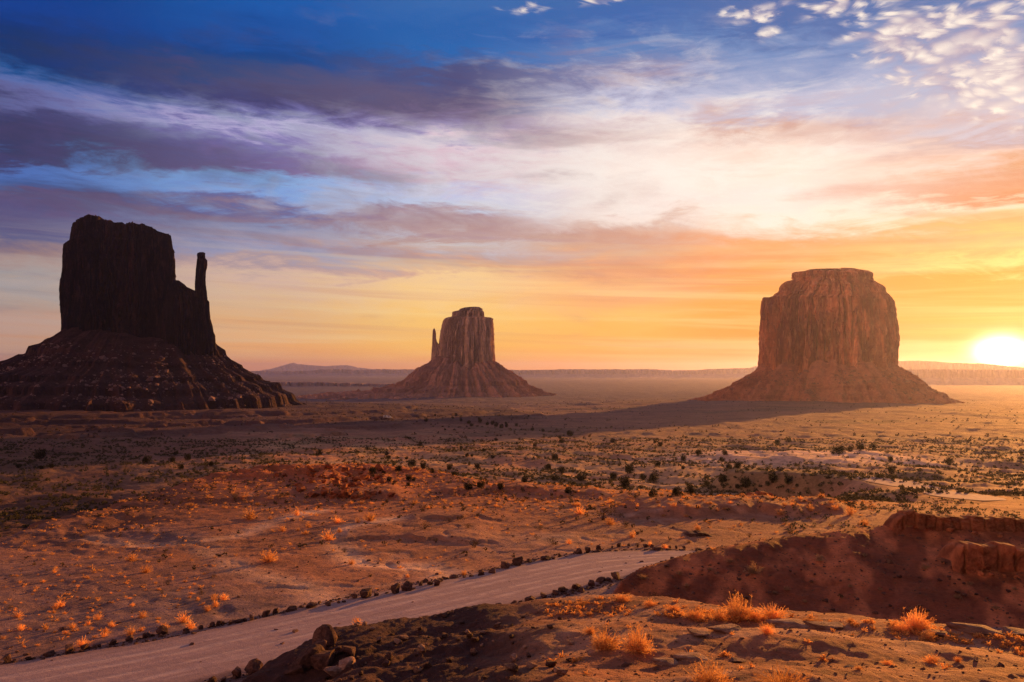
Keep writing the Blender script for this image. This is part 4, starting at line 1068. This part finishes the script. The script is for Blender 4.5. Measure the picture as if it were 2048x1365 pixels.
NEAR_STONES = [(424, 1363, 24), (446, 1364, 20), (475, 1354, 28), (506, 1352, 32), (534, 1342, 22), (555, 1335, 16), (571, 1332, 18), (591, 1325, 15), (1232, 1159, 20), (1216, 1163, 15), (1201, 1166, 18), (1181, 1172, 24), (1154, 1179, 18), (1126, 1185, 16), (1114, 1189, 16), (1087, 1196, 24), (1062, 1204, 18), (1025, 1212, 25), (999, 1220, 17), (981, 1227, 18), (959, 1232, 20), (939, 1236, 15), (921, 1242, 22), (900, 1245, 14)]
JUNIPERS = [(1109, 921, 17), (1096, 939, 16), (1123, 948, 17), (1110, 962, 14), (1050, 965, 15), (1137, 987, 17), (1001, 979, 16), (1162, 961, 19), (1259, 947, 22), (1250, 977, 27), (1227, 962, 18), (1286, 960, 15), (1308, 965, 22), (1306, 994, 19), (1354, 992, 20), (1379, 989, 23), (1315, 933, 15), (1397, 910, 15), (1367, 922, 13), (1457, 937, 13), (1475, 936, 17), (1413, 972, 12), (1445, 965, 20), (1476, 977, 12), (1491, 975, 27), (1226, 886, 12), (1321, 893, 11), (1310, 886, 8), (1140, 872, 14), (1124, 887, 13), (1070, 894, 9), (1120, 878, 8), (1366, 939, 9), (1449, 910, 13), (1444, 924, 12),
    (1546, 965, 22), (1577, 968, 19), (1535, 972, 12), (1678, 908, 22), (1666, 909, 9), (1720, 901, 17), (1746, 900, 14), (1701, 904, 13), (1781, 923, 13), (1577, 885, 12), (1900, 931, 18), (1783, 948, 18), (1554, 890, 14),
    (638, 911, 14), (823, 933, 19), (797, 942, 14), (745, 948, 18), (767, 947, 8), (778, 963, 12), (818, 961, 14), (864, 946, 11), (846, 938, 13), (899, 940, 14), (954, 938, 13), (909, 951, 11), (816, 972, 9), (827, 962, 9), (937, 979, 20), (962, 976, 19), (935, 913, 8),
    (294, 927, 20), (345, 924, 14), (351, 911, 9), (375, 921, 15), (361, 939, 14), (422, 932, 11), (37, 936, 11), (83, 939, 9), (102, 936, 11), (80, 918, 24),
    # the small ones far out before the middle butte
    (852, 844, 9), (870, 832, 5), (912, 833, 7), (922, 843, 7), (938, 848, 9), (943, 853, 8), (960, 846, 10), (958, 840, 7), (975, 851, 8), (985, 850, 9), (992, 854, 10), (1003, 857, 10), (1013, 855, 8), (1012, 849, 6), (1065, 861, 8), (1086, 864, 8), (992, 882, 8), (1034, 889, 6), (968, 903, 9), (922, 899, 8), (985, 917, 8), (933, 914, 7), (944, 914, 7), (840, 892, 9), (734, 900, 7), (775, 918, 9), (779, 917, 7), (773, 911, 9), (813, 919, 8), (1033, 853, 7), (1057, 834, 5), (890, 861, 5), (816, 877, 5), (905, 838, 6)]
SHRUBL = [(849, 1058, 29), (936, 1056, 20), (899, 1045, 20), (848, 1018, 15), (951, 1095, 36), (690, 1105, 17), (872, 1085, 18), (1079, 1061, 22), (1074, 1079, 17), (1106, 1089, 25), (1026, 1075, 10), (337, 1170, 18), (325, 1187, 14), (403, 1190, 18), (254, 1031, 20), (295, 1066, 18), (164, 1076, 12), (216, 1061, 14), (1308, 1203, 36), (1205, 1040, 46), (1250, 1055, 26), (1240, 1035, 20), (470, 1000, 22), (560, 998, 20), (1275, 1095, 14), (1395, 1070, 16), (1500, 1075, 16), (1420, 1050, 14), (220, 990, 24), (382, 966, 16), (1270, 998, 14), (1640, 985, 16), (1700, 1015, 16), (20, 1218, 16)]
TUFTL = [(499, 1039, 35), (594, 1031, 17), (740, 1042, 26), (566, 1063, 18), (617, 1055, 15), (611, 1069, 16), (596, 1062, 11), (679, 1065, 16), (656, 1081, 30), (537, 1124, 34), (703, 1129, 16), (815, 1155, 12), (928, 1151, 15), (675, 1046, 23), (716, 1046, 15), (540, 1039, 12), (263, 1122, 24), (292, 1146, 25), (109, 1146, 13), (265, 1213, 14), (285, 1235, 19), (448, 1200, 21), (429, 1201, 17), (431, 1214, 20), (415, 1222, 18), (396, 1201, 11), (383, 1189, 11), (367, 1245, 26), (381, 1258, 25), (328, 1257, 19), (224, 1254, 16), (212, 1264, 13), (208, 1274, 17), (164, 1293, 28), (145, 1257, 18), (195, 1240, 18), (176, 1250, 13), (41, 1261, 20), (36, 1235, 20), (121, 1213, 23), (111, 1218, 17), (261, 1271, 27), (92, 1259, 12), (714, 1253, 26), (1138, 1088, 15), (1265, 1075, 18), (1300, 1092, 14), (1330, 1097, 15), (1395, 1060, 18), (1560, 1030, 20), (1620, 1022, 22), (1700, 1030, 24), (1730, 1052, 20), (1670, 1020, 16), (1160, 1028, 24), (1220, 1050, 26)]
LEDGE_TUFTS = [(1424, 1376, 84, 1.0), (1568, 1384, 84, 0.95), (1210, 1298, 66, 0.8), (1276, 1304, 64, 1.0), (1478, 1238, 62, 1.2), (1547, 1240, 42, 1.1), (1535, 1267, 32, 0.8), (1835, 1258, 62, 0.9), (1800, 1260, 44, 0.6), (1857, 1280, 36, 0.8), (1392, 1238, 44, 0.7), (1440, 1240, 36, 0.9), (1510, 1240, 34, 0.8), (1701, 1246, 14, 1), (1863, 1327, 26, 1.0), (1916, 1324, 14, 1.2), (1347, 1222, 30, 0.6), (1300, 1212, 30, 0.6), (1245, 1202, 36, 0.6), (1160, 1212, 22, 0.7), (1180, 1268, 22, 1.0), (1717, 1340, 14, 0.9), (1620, 1245, 30, 0.5), (1775, 1330, 24, 0.6)]
SLOPE_TUFTS = [(1506, 1147, 40), (1480, 1160, 12), (1459, 1125, 15), (1420, 1141, 15), (1359, 1150, 15), (1373, 1173, 13), (1432, 1148, 9), (1574, 1181, 15), (1549, 1188, 16), (1851, 1138, 22), (1638, 1122, 25), (1728, 1113, 13), (1990, 1218, 18), (1914, 1197, 17), (1670, 1240, 18), (1378, 1086, 12), (1286, 1158, 22), (1610, 1205, 12), (1760, 1180, 12), (2030, 1180, 14), (1940, 1170, 12), (1700, 1175, 10), (1820, 1220, 12)]

def rankmap(lst):
    order = sorted(range(len(lst)), key=lambda i: lst[i][0]); rk = [0] * len(lst)
    for k, i in enumerate(order): rk[i] = k + 1
    return rk

def build_objects():
    # ---- boulders lining the road
    for lst, side, gr in ((FAR_STONES, 'far', 'boulders lining the far road edge'), (NEAR_STONES, 'near', 'boulders lining the near road edge')):
        rk = rankmap(lst)
        for i, (u, v, w) in enumerate(lst):
            x, y, z = ground(u, v, y0=48)
            wm = w / F * y
            sz = 'large dark' if w >= 20 else ('small dark' if w <= 12 else 'dark')
            add_rock(x, y, z, wm * random.choice([0.8, 1.0, 1.15, 1.3, 1.45]), '%s boulder on the %s edge of the dirt road, %s from the left there' % (sz, side, ORD(rk[i])), gr, hs=random.uniform(0.55, 0.95), sink=0.2, d=random.uniform(0.6, 1.0))
    # ---- rocks at the nose of the foreground spur
    nose = [(652, 1298, 30.5, 0.82, 1.0, M_ROCK, 'big black weathered boulder standing on the nose of the near slope'),
            (616, 1345, 29.0, 1.15, 0.85, M_ROCK, 'wide dark boulder below the black one on the slope nose'),
            (588, 1362, 28.4, 0.8, 0.8, M_ROCK, 'dark block at the very foot of the slope nose'),
            (645, 1340, 28.6, 0.9, 0.7, M_ROCK, 'dark angular block wedged beneath the black boulder'),
            (688, 1338, 28.0, 0.7, 0.55, M_SLAB, 'pale grey slab lying right of the dark nose boulders'),
            (672, 1300, 29.6, 0.5, 0.5, M_ROCK, 'small dark rock leaning behind the black boulder'),
            (634, 1318, 29.6, 0.6, 0.9, M_ROCK, 'tall dark splinter of rock left of the black boulder'),
            (700, 1312, 29.2, 0.6, 0.6, M_ROCK, 'dark rock half buried right behind the black boulder'),
            (664, 1352, 27.6, 0.55, 0.5, M_SLAB, 'grey stone just under the pale slab at the slope nose')]
    for (u, v, y, w, hs, mt, lb) in nose:
        x = (u - U0) / F * y; z = (V0 - v) / F * y
        zt = float(H(np.array([x]), np.array([y]))[0])
        add_rock(x, y, min(z, zt + 0.1), w * 1.25, lb, 'rocks on the near slope nose', mt, hs=hs, sink=0.1)
    # ---- flat pale slabs bedded in the foreground spur
    SL = [(1390, 1268, 60, 'pale flat slab left of the tall grass clump on the ridge'), (1445, 1262, 80, 'long pale slab under the tall grass clump on the ridge'), (1590, 1250, 110, 'widest pale slab on the near ridge crest, left half'), (1640, 1256, 90, 'pale slab on the near ridge crest right of the widest one'),
          (1390, 1316, 90, 'grey slab set in the ground above the two front tufts'), (1340, 1325, 70, 'low grey slab edge at the left of the ridge top'), (1470, 1322, 44, 'small pale stone between the two front tufts'), (1960, 1262, 120, 'broad pale slab at the right end of the ridge'), (2025, 1268, 90, 'last pale slab at the right picture edge'), (1880, 1270, 70, 'pale slab beside the bright tuft at right'),
          (1700, 1335, 26, 'small bright whitish stone catching the sun on the ridge top')]
    for (u, v, w, lb) in SL:
        x, y, z = ground(u, v, y0=14)
        add_rock(x, y, z, w / F * y, lb, 'pale slabs on the near ridge', M_SLAB, hs=0.16, name='rock_slab', cat='rock slab', d=0.75, sink=0.22, rz=random.uniform(-0.3, 0.3), tilt=0.06)
    # ---- loose stones on the dark left flank of the spur
    for k in range(75):
        u = random.uniform(640, 1160); v = random.uniform(1225, 1364)
        x, y, z = ground(u, v, y0=14)
        if y > 40: continue
        add_rock(x, y, z, random.uniform(0.12, 0.42), 'loose angular stone lying on the shadowed near slope', 'loose stones on the near slope', random.choice([M_ROCK, M_ROCK, M_SLAB]), hs=0.6, name='stone', cat='stone', sink=0.2)
    # ---- stones on the right hill
    for k in range(60):
        u = random.uniform(1330, 2040); v = random.uniform(1110, 1235)
        x, y, z = ground(u, v, y0=40)
        add_rock(x, y, z, random.uniform(0.25, 0.6), 'small loose stone lying on the dark right hillside', 'stones on the right hillside', M_ROCK, hs=0.6, name='stone', cat='stone', sink=0.25)
    # ---- rock ledges on the hill
    def ledge(ua, ub, vtop, hpx, y, dep, label, mat, seed, gap=0.9):
        n = int((ub - ua) * 1.1) + 20; us = np.linspace(ua, ub, n); r_ = np.random.default_rng(seed)
        x = (us - U0) / F * y; x0 = x[0]
        vt = np.interp(us, [p[0] for p in vtop], [p[1] for p in vtop])
        zt = (V0 - vt) / F * y + 0.14 * fbm(x / 0.8, x * 0 + seed, 4, seed) * hpx / 25
        hgt = hpx / F * y * (1 + 0.35 * fbm(x / 2.4, x * 0 + 3, 3, seed + 2))
        jt = np.cumsum(r_.uniform(0.5, 1.9, 80) * gap) + x0 - 0.4                    # upright joints at uneven spacing
        dj = np.min(np.abs(x[:, None] - jt[None]), 1); blk = np.searchsorted(jt, x)
        off = r_.uniform(-0.32, 0.32, 100)[blk] * dep; tp = r_.uniform(-0.22, 0.12, 100)[blk] * hgt
        crack = np.exp(-(dj / 0.07) ** 2)
        end = np.minimum(sst((us - ua) / (4.0 if y < 100 else 10.0)), sst((ub - us) / 10.0))
        V = []; m1, m2 = 26, 12
        for k in range(m1 + m2):
            if k < m1:
                f = k / (m1 - 1)
                bed = 0.10 * vn2(x * 0.25 + seed, np.full(n, f * 7.0), seed + 5) + 0.22 * np.floor(3 * fbm(x / 1.1, np.full(n, f * 3.0), 3, seed + 6)) / 3
                yy_ = y - dep * 0.45 + off + dep * (1.5 * bed + 0.10 * fbm(x / 0.35, np.full(n, f * 6), 3, seed + 7)) + crack * 0.5 * dep + 0.5 * dep * max(0, f - 0.88) ** 2 * 12 + (1 - end) * dep
                z = zt + tp * end - hgt * (1 - f) - 0.5 * (1 - f) * hgt - (1 - end) * hgt * 0.8 - crack * 0.25 * f * hgt
            else:
                g = (k - m1 + 1) / m2
                yy_ = y + off * (1 - g) + dep * (0.25 + 2.2 * g) + (1 - end) * dep + crack * 0.3 * (1 - g)
                z = zt + tp * end - (1 - end) * hgt * 0.8 + 0.08 * fbm(x / 0.5, np.full(n, g * 4), 3, seed + 9) - 0.55 * hgt * g ** 2 - crack * 0.25 * hgt * (1 - g)
            V.append(np.c_[x - x0, yy_ - y, z - zt.mean()])
        o = mesh_np('rock_ledge', np.concatenate(V), grid_faces(m1 + m2, n)[:, ::-1], mat, smooth=False)
        o.location = (x0, y, float(zt.mean())); tag(o, label, 'rock ledge')
        return o
    ledge(1908, 2260, [(1908, 1092), (1918, 1086), (1945, 1086), (1958, 1091), (2008, 1091), (2048, 1094), (2260, 1104)], 44, 80.0, 1.2, 'row of blocky red sandstone jutting from the right hillside', M_LEDGE, 881, 1.25)
    ledge(1786, 2300, [(1786, 1042), (1800, 1026), (1830, 1023), (1850, 1031), (1900, 1034), (1940, 1034), (2048, 1037), (2300, 1040)], 20, 92.0, 0.9, 'long dark cracked rock rim along the top of the right hill', M_LEDGE, 882)
    ledge(1494, 1552, [(1494, 990), (1504, 984), (1530, 985), (1552, 990)], 14, 158.0, 1.4, 'small dark red rock outcrop beyond the bench edge', M_RED, 883)
    ledge(1366, 1452, [(1366, 1070), (1380, 1064), (1410, 1067), (1452, 1078)], 9, 113.0, 1.0, 'low broken dark rocks left of the hill crest', M_ROCK, 884)
    ledge(600, 690, [(600, 992), (630, 984), (660, 985), (690, 992)], 10, 158.0, 1.2, 'dark undercut rock lip at the foot of the red ridge', M_RED, 885)
    for k, (u, v) in enumerate([(1925, 1140), (1940, 1146), (1962, 1150), (1985, 1152), (2010, 1156), (2035, 1158), (1900, 1136), (1888, 1128), (1800, 1052), (1830, 1056), (1862, 1058), (1900, 1064), (1950, 1070), (2000, 1074), (1780, 1050)]):
        x, y, z = ground(u, v, y0=50)
        add_rock(x, y, z, random.uniform(0.4, 1.0), 'fallen block at the foot of the rock ledges on the right hill', 'fallen blocks below the right ledges', M_LEDGE, hs=0.7, name='rock_block', cat='rock', sink=0.25)
    # ---- broken rocks on the red ridge
    for k in range(70):
        u = random.gauss(690, 55); v = random.uniform(938, 1000)
        x, y, z = ground(u, v, y0=120)
        add_rock(x, y, z, random.uniform(0.9, 3.0), 'tilted red rock block among the rubble of the low red ridge', 'red blocks on the low ridge', M_RED, hs=random.uniform(0.35, 0.7), name='rock_block', cat='rock', d=random.uniform(0.6, 1.0), sink=0.25, tilt=0.5)
    # ---- junipers
    rk = rankmap(JUNIPERS)
    for i, (u, v, w) in enumerate(JUNIPERS):
        sz = 'big' if w >= 20 else ('tiny' if w <= 8 else ('small' if w <= 12 else 'round'))
        add_juniper(u, v, w, '%s dark juniper on the sandy valley flats, %s juniper from the left' % (sz, ORD(rk[i])), 'junipers dotted over the flats')
    # ---- shrubs
    rk = rankmap(SHRUBL)
    for i, (u, v, w) in enumerate(SHRUBL):
        x, y, z = ground(u, v, y0=40)
        add_shrub(x, y, z, w / F * y * 1.1, '%s dark shrub on the open ground, %s such shrub from the left' % ('large' if w > 19 else 'low', ORD(rk[i])), 'dark shrubs on the bench', h=random.uniform(0.55, 0.8))
    # ---- golden tufts
    rk = rankmap(TUFTL)
    for i, (u, v, w) in enumerate(TUFTL):
        x, y, z = ground(u, v, y0=40)
        add_tuft(x, y, z, w / F * y * 1.15, label='%s glowing dry grass tuft on the bench, %s large tuft from the left' % ('wide' if w > 20 else 'round', ORD(rk[i])), group='large golden tufts on the bench')
    rk = rankmap(LEDGE_TUFTS)
    for i, (u, v, w, hs) in enumerate(LEDGE_TUFTS):
        x, y, z = ground(u, min(v, 1362), y0=12)
        if v > 1362:
            for _ in range(40):
                y -= 0.08; x = (u - U0) / F * y; z = float(H(np.array([x]), np.array([y]))[0])
                if V0 - z / y * F >= v: break
        add_tuft(x, y, z, w / F * y * 1.1, big=True, label='%s feathery orange dry bush on the near ridge, %s from the left' % ('large' if w > 40 else 'small', ORD(rk[i])), group='dry bushes on the near ridge', hs=hs, name='dry_bush', cat='dry bush')
    rk = rankmap(SLOPE_TUFTS)
    for i, (u, v, w) in enumerate(SLOPE_TUFTS):
        x, y, z = ground(u, v, y0=40)
        add_tuft(x, y, z, w / F * y * 1.1, mat=M_PALE, label='pale grey-tan grass cushion on the dark right hillside, %s from the left' % ORD(rk[i]), group='pale cushions on the right hillside', hs=0.9, name='grass_cushion')
    # ---- smaller tufts in number
    def scatter(n, pick, fn):
        c_ = 0; tries = 0
        while c_ < n and tries < n * 30:
            tries += 1
            u, v = pick()
            x, y, z = ground(u, v, y0=40)
            if line_dist(np.array([x]), np.array([y]), RMc)[0] < 7.0: continue
            fn(u, v, x, y, z); c_ += 1
    far_edge = lambda u: np.interp(u, [0, 300, 500, 700, 900, 1100, 1360], [1316, 1275, 1230, 1187, 1145, 1100, 1090])
    def pk_left():
        while True:
            u = random.uniform(0, 420); v = random.uniform(1150, 1300)
            if v < far_edge(u) - 14 and random.random() < 0.25 + (vn2(u / 50, v / 30, 3) + 0.5): return u, v
    def fl(u, v, x, y, z): add_tuft(x, y, z, random.uniform(0.25, 0.62) , label='small dry grass tuft among many on the bench left of the pale wash', group='small tufts on the left bench', hs=random.uniform(0.5, 0.9))
    scatter(105, pk_left, fl)
    def pk_band(): 
        u = random.uniform(380, 1700); return u, np.interp(u, [380, 700, 1000, 1300, 1700], [1000, 1004, 1000, 1010, 1005]) + random.gauss(0, 12)
    def fb(u, v, x, y, z): add_tuft(x, y, z, random.uniform(0.7, 1.6), label='bright golden grass tuft in the band along the bench rim', group='golden tufts along the bench rim', hs=random.uniform(0.5, 0.8))
    scatter(115, pk_band, fb)

def stuff_tufts(name, label, mat, pts, sizes, nb, seed, cat=None, flat=0.7):
    r_ = np.random.default_rng(seed)
    V0_, F0 = tuft_arrays(nb, r_, 0.05)
    V1_, F1 = tuft_arrays(nb, r_, 0.05)
    P = np.array(pts); n = len(P)
    a = r_.uniform(0, 6.28, n); out = []; fo = []; off = 0
    Vb = np.stack([V0_, V1_]); pick = r_.integers(0, 2, n)
    V = Vb[pick] * (np.array(sizes)[:, None, None] * np.array([1, 1, flat]))
    c_, s_ = np.cos(a)[:, None], np.sin(a)[:, None]
    V = np.stack([V[..., 0] * c_ - V[..., 1] * s_, V[..., 0] * s_ + V[..., 1] * c_, V[..., 2]], -1) + P[:, None, :]
    Fc = (F0[None] + (np.arange(n) * len(V0_))[:, None, None]).reshape(-1, 4)
    o = mesh_np(name, V.reshape(-1, 3), Fc, mat, smooth=False)
    tag(o, label, kind='stuff')
    return o
def stuff_sage(name, label, mat, pts, sizes, seed, nl=14):
    r_ = np.random.default_rng(seed)
    Vs = []
    for k in range(3):
        V, Fc = leaf_cloud(nl, r_, 0.17, [(0, 0, 0.28, 0.34), (0.2, 0.1, 0.2, 0.25), (-0.2, -0.05, 0.22, 0.25)], 0.8); V[:, 2] = np.maximum(V[:, 2], -0.03); Vs.append(V)
    Vb = np.stack(Vs); P = np.array(pts); n = len(P); pick = r_.integers(0, 3, n); a = r_.uniform(0, 6.28, n)
    V = Vb[pick] * np.array(sizes)[:, None, None]
    c_, s_ = np.cos(a)[:, None], np.sin(a)[:, None]
    V = np.stack([V[..., 0] * c_ - V[..., 1] * s_, V[..., 0] * s_ + V[..., 1] * c_, V[..., 2]], -1) + P[:, None, :]
    Fc = (Fc[None] + (np.arange(n) * nl * 4)[:, None, None]).reshape(-1, 4)
    tag(mesh_np(name, V.reshape(-1, 3), Fc, mat, smooth=False), label, kind='stuff')

def build_stuff():
    r_ = np.random.default_rng(91)
    def plan(n, ulo, uhi, ylo, yhi, dens=None, power=1.0, minroad=7.5):
        """random plan points in a wedge of ground"""
        u = r_.uniform(ulo, uhi, n); y = (r_.uniform(0, 1, n) ** power) * (yhi - ylo) + ylo
        x = (u - U0) / F * y
        k = np.ones(n, bool)
        if dens is not None: k &= r_.uniform(0, 1, n) < dens(x, y, u)
        x, y = x[k], y[k]
        k = line_dist(x, y, RMc) > minroad
        x, y = x[k], y[k]
        return np.c_[x, y, H(x, y)]
    # sagebrush over the flats
    d1 = lambda x, y, u: np.clip(0.42 + 1.1 * fbm((x + 0.6 * y) / 13, (y - 0.5 * x) / 32, 5, 220), 0.03, 1) * (1 - np.exp(-(((x - at(1600, 905, 400)[0]) / 62) ** 2 + ((y - 400) / 46) ** 2)) * 0.95)
    P = plan(46000, -200, 2300, 160, 640, d1, 1.0)
    t_ = P[:, 2] < -27.5; P = P[t_]
    stuff_sage('sagebrush', 'grey-green sagebrush scattered over the sandy valley flats', M_SAGE, P, r_.uniform(0.6, 2.1, len(P)), 92, 13)
    P = plan(7000, -250, 2350, 600, 2300, lambda x, y, u: np.clip(0.25 + 1.3 * fbm(x / 160, y / 90, 5, 233), 0.0, 1), 1.2)
    stuff_sage('brush', 'dark low brush speckling the far valley floor', M_DSAGE, P, r_.uniform(1.5, 4.2, len(P)), 93)
    P = plan(5200, 1560, 2400, 104, 215, lambda x, y, u: np.clip(0.35 + 1.1 * fbm(x / 9, y / 16, 4, 88), 0.03, 1), 1.0)
    P = P[line_dist(P[:, 0], P[:, 1], [q[:2] for q in ROAD2]) > 6.5]
    stuff_sage('sagebrush', 'low sagebrush covering the ground behind the right-hand hill', M_SAGE, P, r_.uniform(0.3, 1.1, len(P)), 89, 10)
    # dry grass on the bench
    d2 = lambda x, y, u: np.clip(0.12 + 0.9 * sst((y - 125) / 30) + 0.6 * fbm(x / 12, y / 12, 4, 95) + 0.35 * sst((420 - u) / 200), 0, 1) * np.where((u > 1230) & (y < 105), 0.15, 1)
    P = plan(7000, -200, 1750, 62, 215, d2, 0.75)
    P = P[(P[:, 2] > -27.5)]
    stuff_tufts('dry_grass', 'thin dry grass and twigs scattered over the bench', M_GOLD, P, r_.uniform(0.25, 0.9, len(P)) * (0.6 + P[:, 1] / 200), 10, 96)
    d3 = lambda x, y, u: np.clip(0.1 + 0.9 * sst((y - 115) / 40) + 0.5 * fbm(x / 9, y / 9, 4, 97), 0, 1)
    P = plan(3000, -200, 1750, 70, 215, d3, 0.8); P = P[(P[:, 2] > -30)]
    stuff_sage('brush', 'low dark brush scattered along the bench rim', M_DSAGE, P, r_.uniform(0.3, 1.1, len(P)), 98)
    # grass and gravel of the foreground spur
    u = r_.uniform(1090, 2300, 9000); y = r_.uniform(13, 35, 9000); x = (u - U0) / F * y
    k = poly_dist(x, y, A_POLY) < 0.3; x, y = x[k], y[k]
    edge = np.interp(x, [-9, -6, 0, 4, 10, 17], [28, 32, 34, 34, 30, 26])
    dn = np.clip(0.10 + 0.9 * np.exp(-((y - edge + 1.0) / 1.6) ** 2) + 0.7 * fbm(x / 1.8, y / 1.8, 4, 99) - 0.38, 0, 1)
    k = r_.uniform(0, 1, len(x)) < dn; x, y = x[k], y[k]
    stuff_tufts('dry_grass', 'short glowing dry grass along the crest of the near ridge', M_GOLD, np.c_[x, y, H(x, y)], r_.uniform(0.10, 0.42, len(x)), 16, 100, flat=0.8)
    def pick(n, q):
        u = q.uniform(520, 2300, n * 2); y = q.uniform(13, 36, n * 2); x = (u - U0) / F * y
        k = poly_dist(x, y, A_POLY) < 3; x, y = x[k][:n], y[k][:n]
        return np.c_[x, y, H(x, y)]
    o = rubble_mesh(3500, pick, 0.025, M_GRAV, None, 'gravel', 7); tag(o, 'small dark gravel strewn over the near ridge', kind='stuff')
    def pick2(n, q):
        u = q.uniform(-100, 1800, n); y = q.uniform(58, 150, n); x = (u - U0) / F * y
        return np.c_[x, y, H(x, y)]
    o = rubble_mesh(6000, pick2, 0.06, M_GRAV, None, 'gravel', 8); tag(o, 'small stones and gravel strewn over the bench', kind='stuff')
    def pick4(n, q):
        i = q.integers(0, len(RF), n); e_ = np.where(q.uniform(0, 1, n)[:, None] < 0.5, RF[i], RN[i]); e_ = e_ + q.normal(0, 0.55, (n, 2))
        return np.c_[e_, H(e_[:, 0], e_[:, 1])]
    o = rubble_mesh(3500, pick4, 0.09, M_ROCK, None, 'gravel', 19); tag(o, 'loose stones thrown up along both road edges', kind='stuff')
    def pick3(n, q):
        u = q.uniform(1230, 2300, n); y = q.uniform(66, 96, n); x = (u - U0) / F * y
        return np.c_[x, y, H(x, y)]
    o = rubble_mesh(3500, pick3, 0.06, M_GRAV, None, 'gravel', 9); tag(o, 'small stones strewn down the dark right hillside', kind='stuff')

def build_vans():
    def bx(x0, x1, y0, y1, z0, z1, b=0.08):
        import bmesh
        bm = bmesh.new(); bmesh.ops.create_cube(bm, size=1.0)
        for v in bm.verts: v.co = ((x0 + x1) / 2 + v.co.x * (x1 - x0), (y0 + y1) / 2 + v.co.y * (y1 - y0), (z0 + z1) / 2 + v.co.z * (z1 - z0))
        bmesh.ops.bevel(bm, geom=bm.edges[:], offset=b, segments=2, affect='EDGES')
        bmesh.ops.triangulate(bm, faces=bm.faces[:])
        V = np.array([v.co[:] for v in bm.verts]); Fc = np.array([[v.index for v in f.verts] for f in bm.faces]); bm.free(); return V, Fc
    proto = None
    for k, (u, v, rz, lb) in enumerate([(772, 836, 0.3, 'white camper van parked far out on the plain, left of the pair'), (779, 837, 0.0, 'white camper van parked far out on the plain, right of the pair')]):
        x, y, z = ground(u, v, y0=300)
        if proto is None:
            r0 = empty('camper_van', (x, y, z), rz)
            mesh_np('body', *join([bx(-3.2, 2.0, -1.1, 1.1, 0.5, 3.0, 0.15), bx(1.9, 3.3, -1.05, 1.05, 0.5, 1.9, 0.25)]), M_WHITE, r0, smooth=False)
            mesh_np('windscreen', *bx(2.01, 2.12, -0.9, 0.9, 1.95, 2.7, 0.03), M_GLASS, r0, smooth=False)
            mesh_np('window', *bx(-2.0, 0.2, -1.13, -1.08, 1.8, 2.5, 0.02), M_GLASS, r0, smooth=False)
            for sx, sy in ((-2, -1), (-2, 1), (2.3, -1), (2.3, 1)):
                V, Fc = tube_arrays([(sx, sy - 0.13, 0.4), (sx, sy - 0.129, 0.4), (sx, sy + 0.129, 0.4), (sx, sy + 0.13, 0.4)], [0.02, 0.4, 0.4, 0.02], 16); mesh_np('wheel', V, Fc, M_TYRE, r0)
            proto = r0
        else:
            r0 = copy_tree(proto); r0.location = (x, y, z); r0.rotation_euler = (0, 0, rz)
        tag(r0, lb, 'camper van', 'white vans on the plain')

def build_haze():
    me = bpy.data.meshes.new('haze')
    import bmesh
    bm = bmesh.new(); bmesh.ops.create_cube(bm, size=1.0)
    zt, zb_ = 330.0, -140.0
    for v in bm.verts: v.co = (v.co.x * 70000, v.co.y * 70000, (zt + zb_) / 2 + v.co.z * (zt - zb_))
    bm.to_mesh(me); bm.free()
    m = bpy.data.materials.new('haze_air'); m.use_nodes = True; nt = m.node_tree; nt.nodes.clear()
    out = nt.nodes.new('ShaderNodeOutputMaterial'); pv = nt.nodes.new('ShaderNodeVolumePrincipled')
    pv.inputs['Color'].default_value = (0.44, 0.50, 1.0, 1); pv.inputs['Density'].default_value = HAZE; pv.inputs['Anisotropy'].default_value = 0.68
    nt.links.new(pv.outputs[0], out.inputs['Volume'])
    me.materials.append(m)
    o = bpy.data.objects.new('haze', me); C.objects.link(o); o.display_type = 'WIRE'
    tag(o, 'thin dusty morning haze over the whole valley', kind='stuff')
HAZE = 2.7e-5

if not SKY_ONLY:
    build_ground()
    build_roads()
    build_buttes()
    build_far()
    build_objects()
    build_stuff()
    build_vans()
    build_haze()
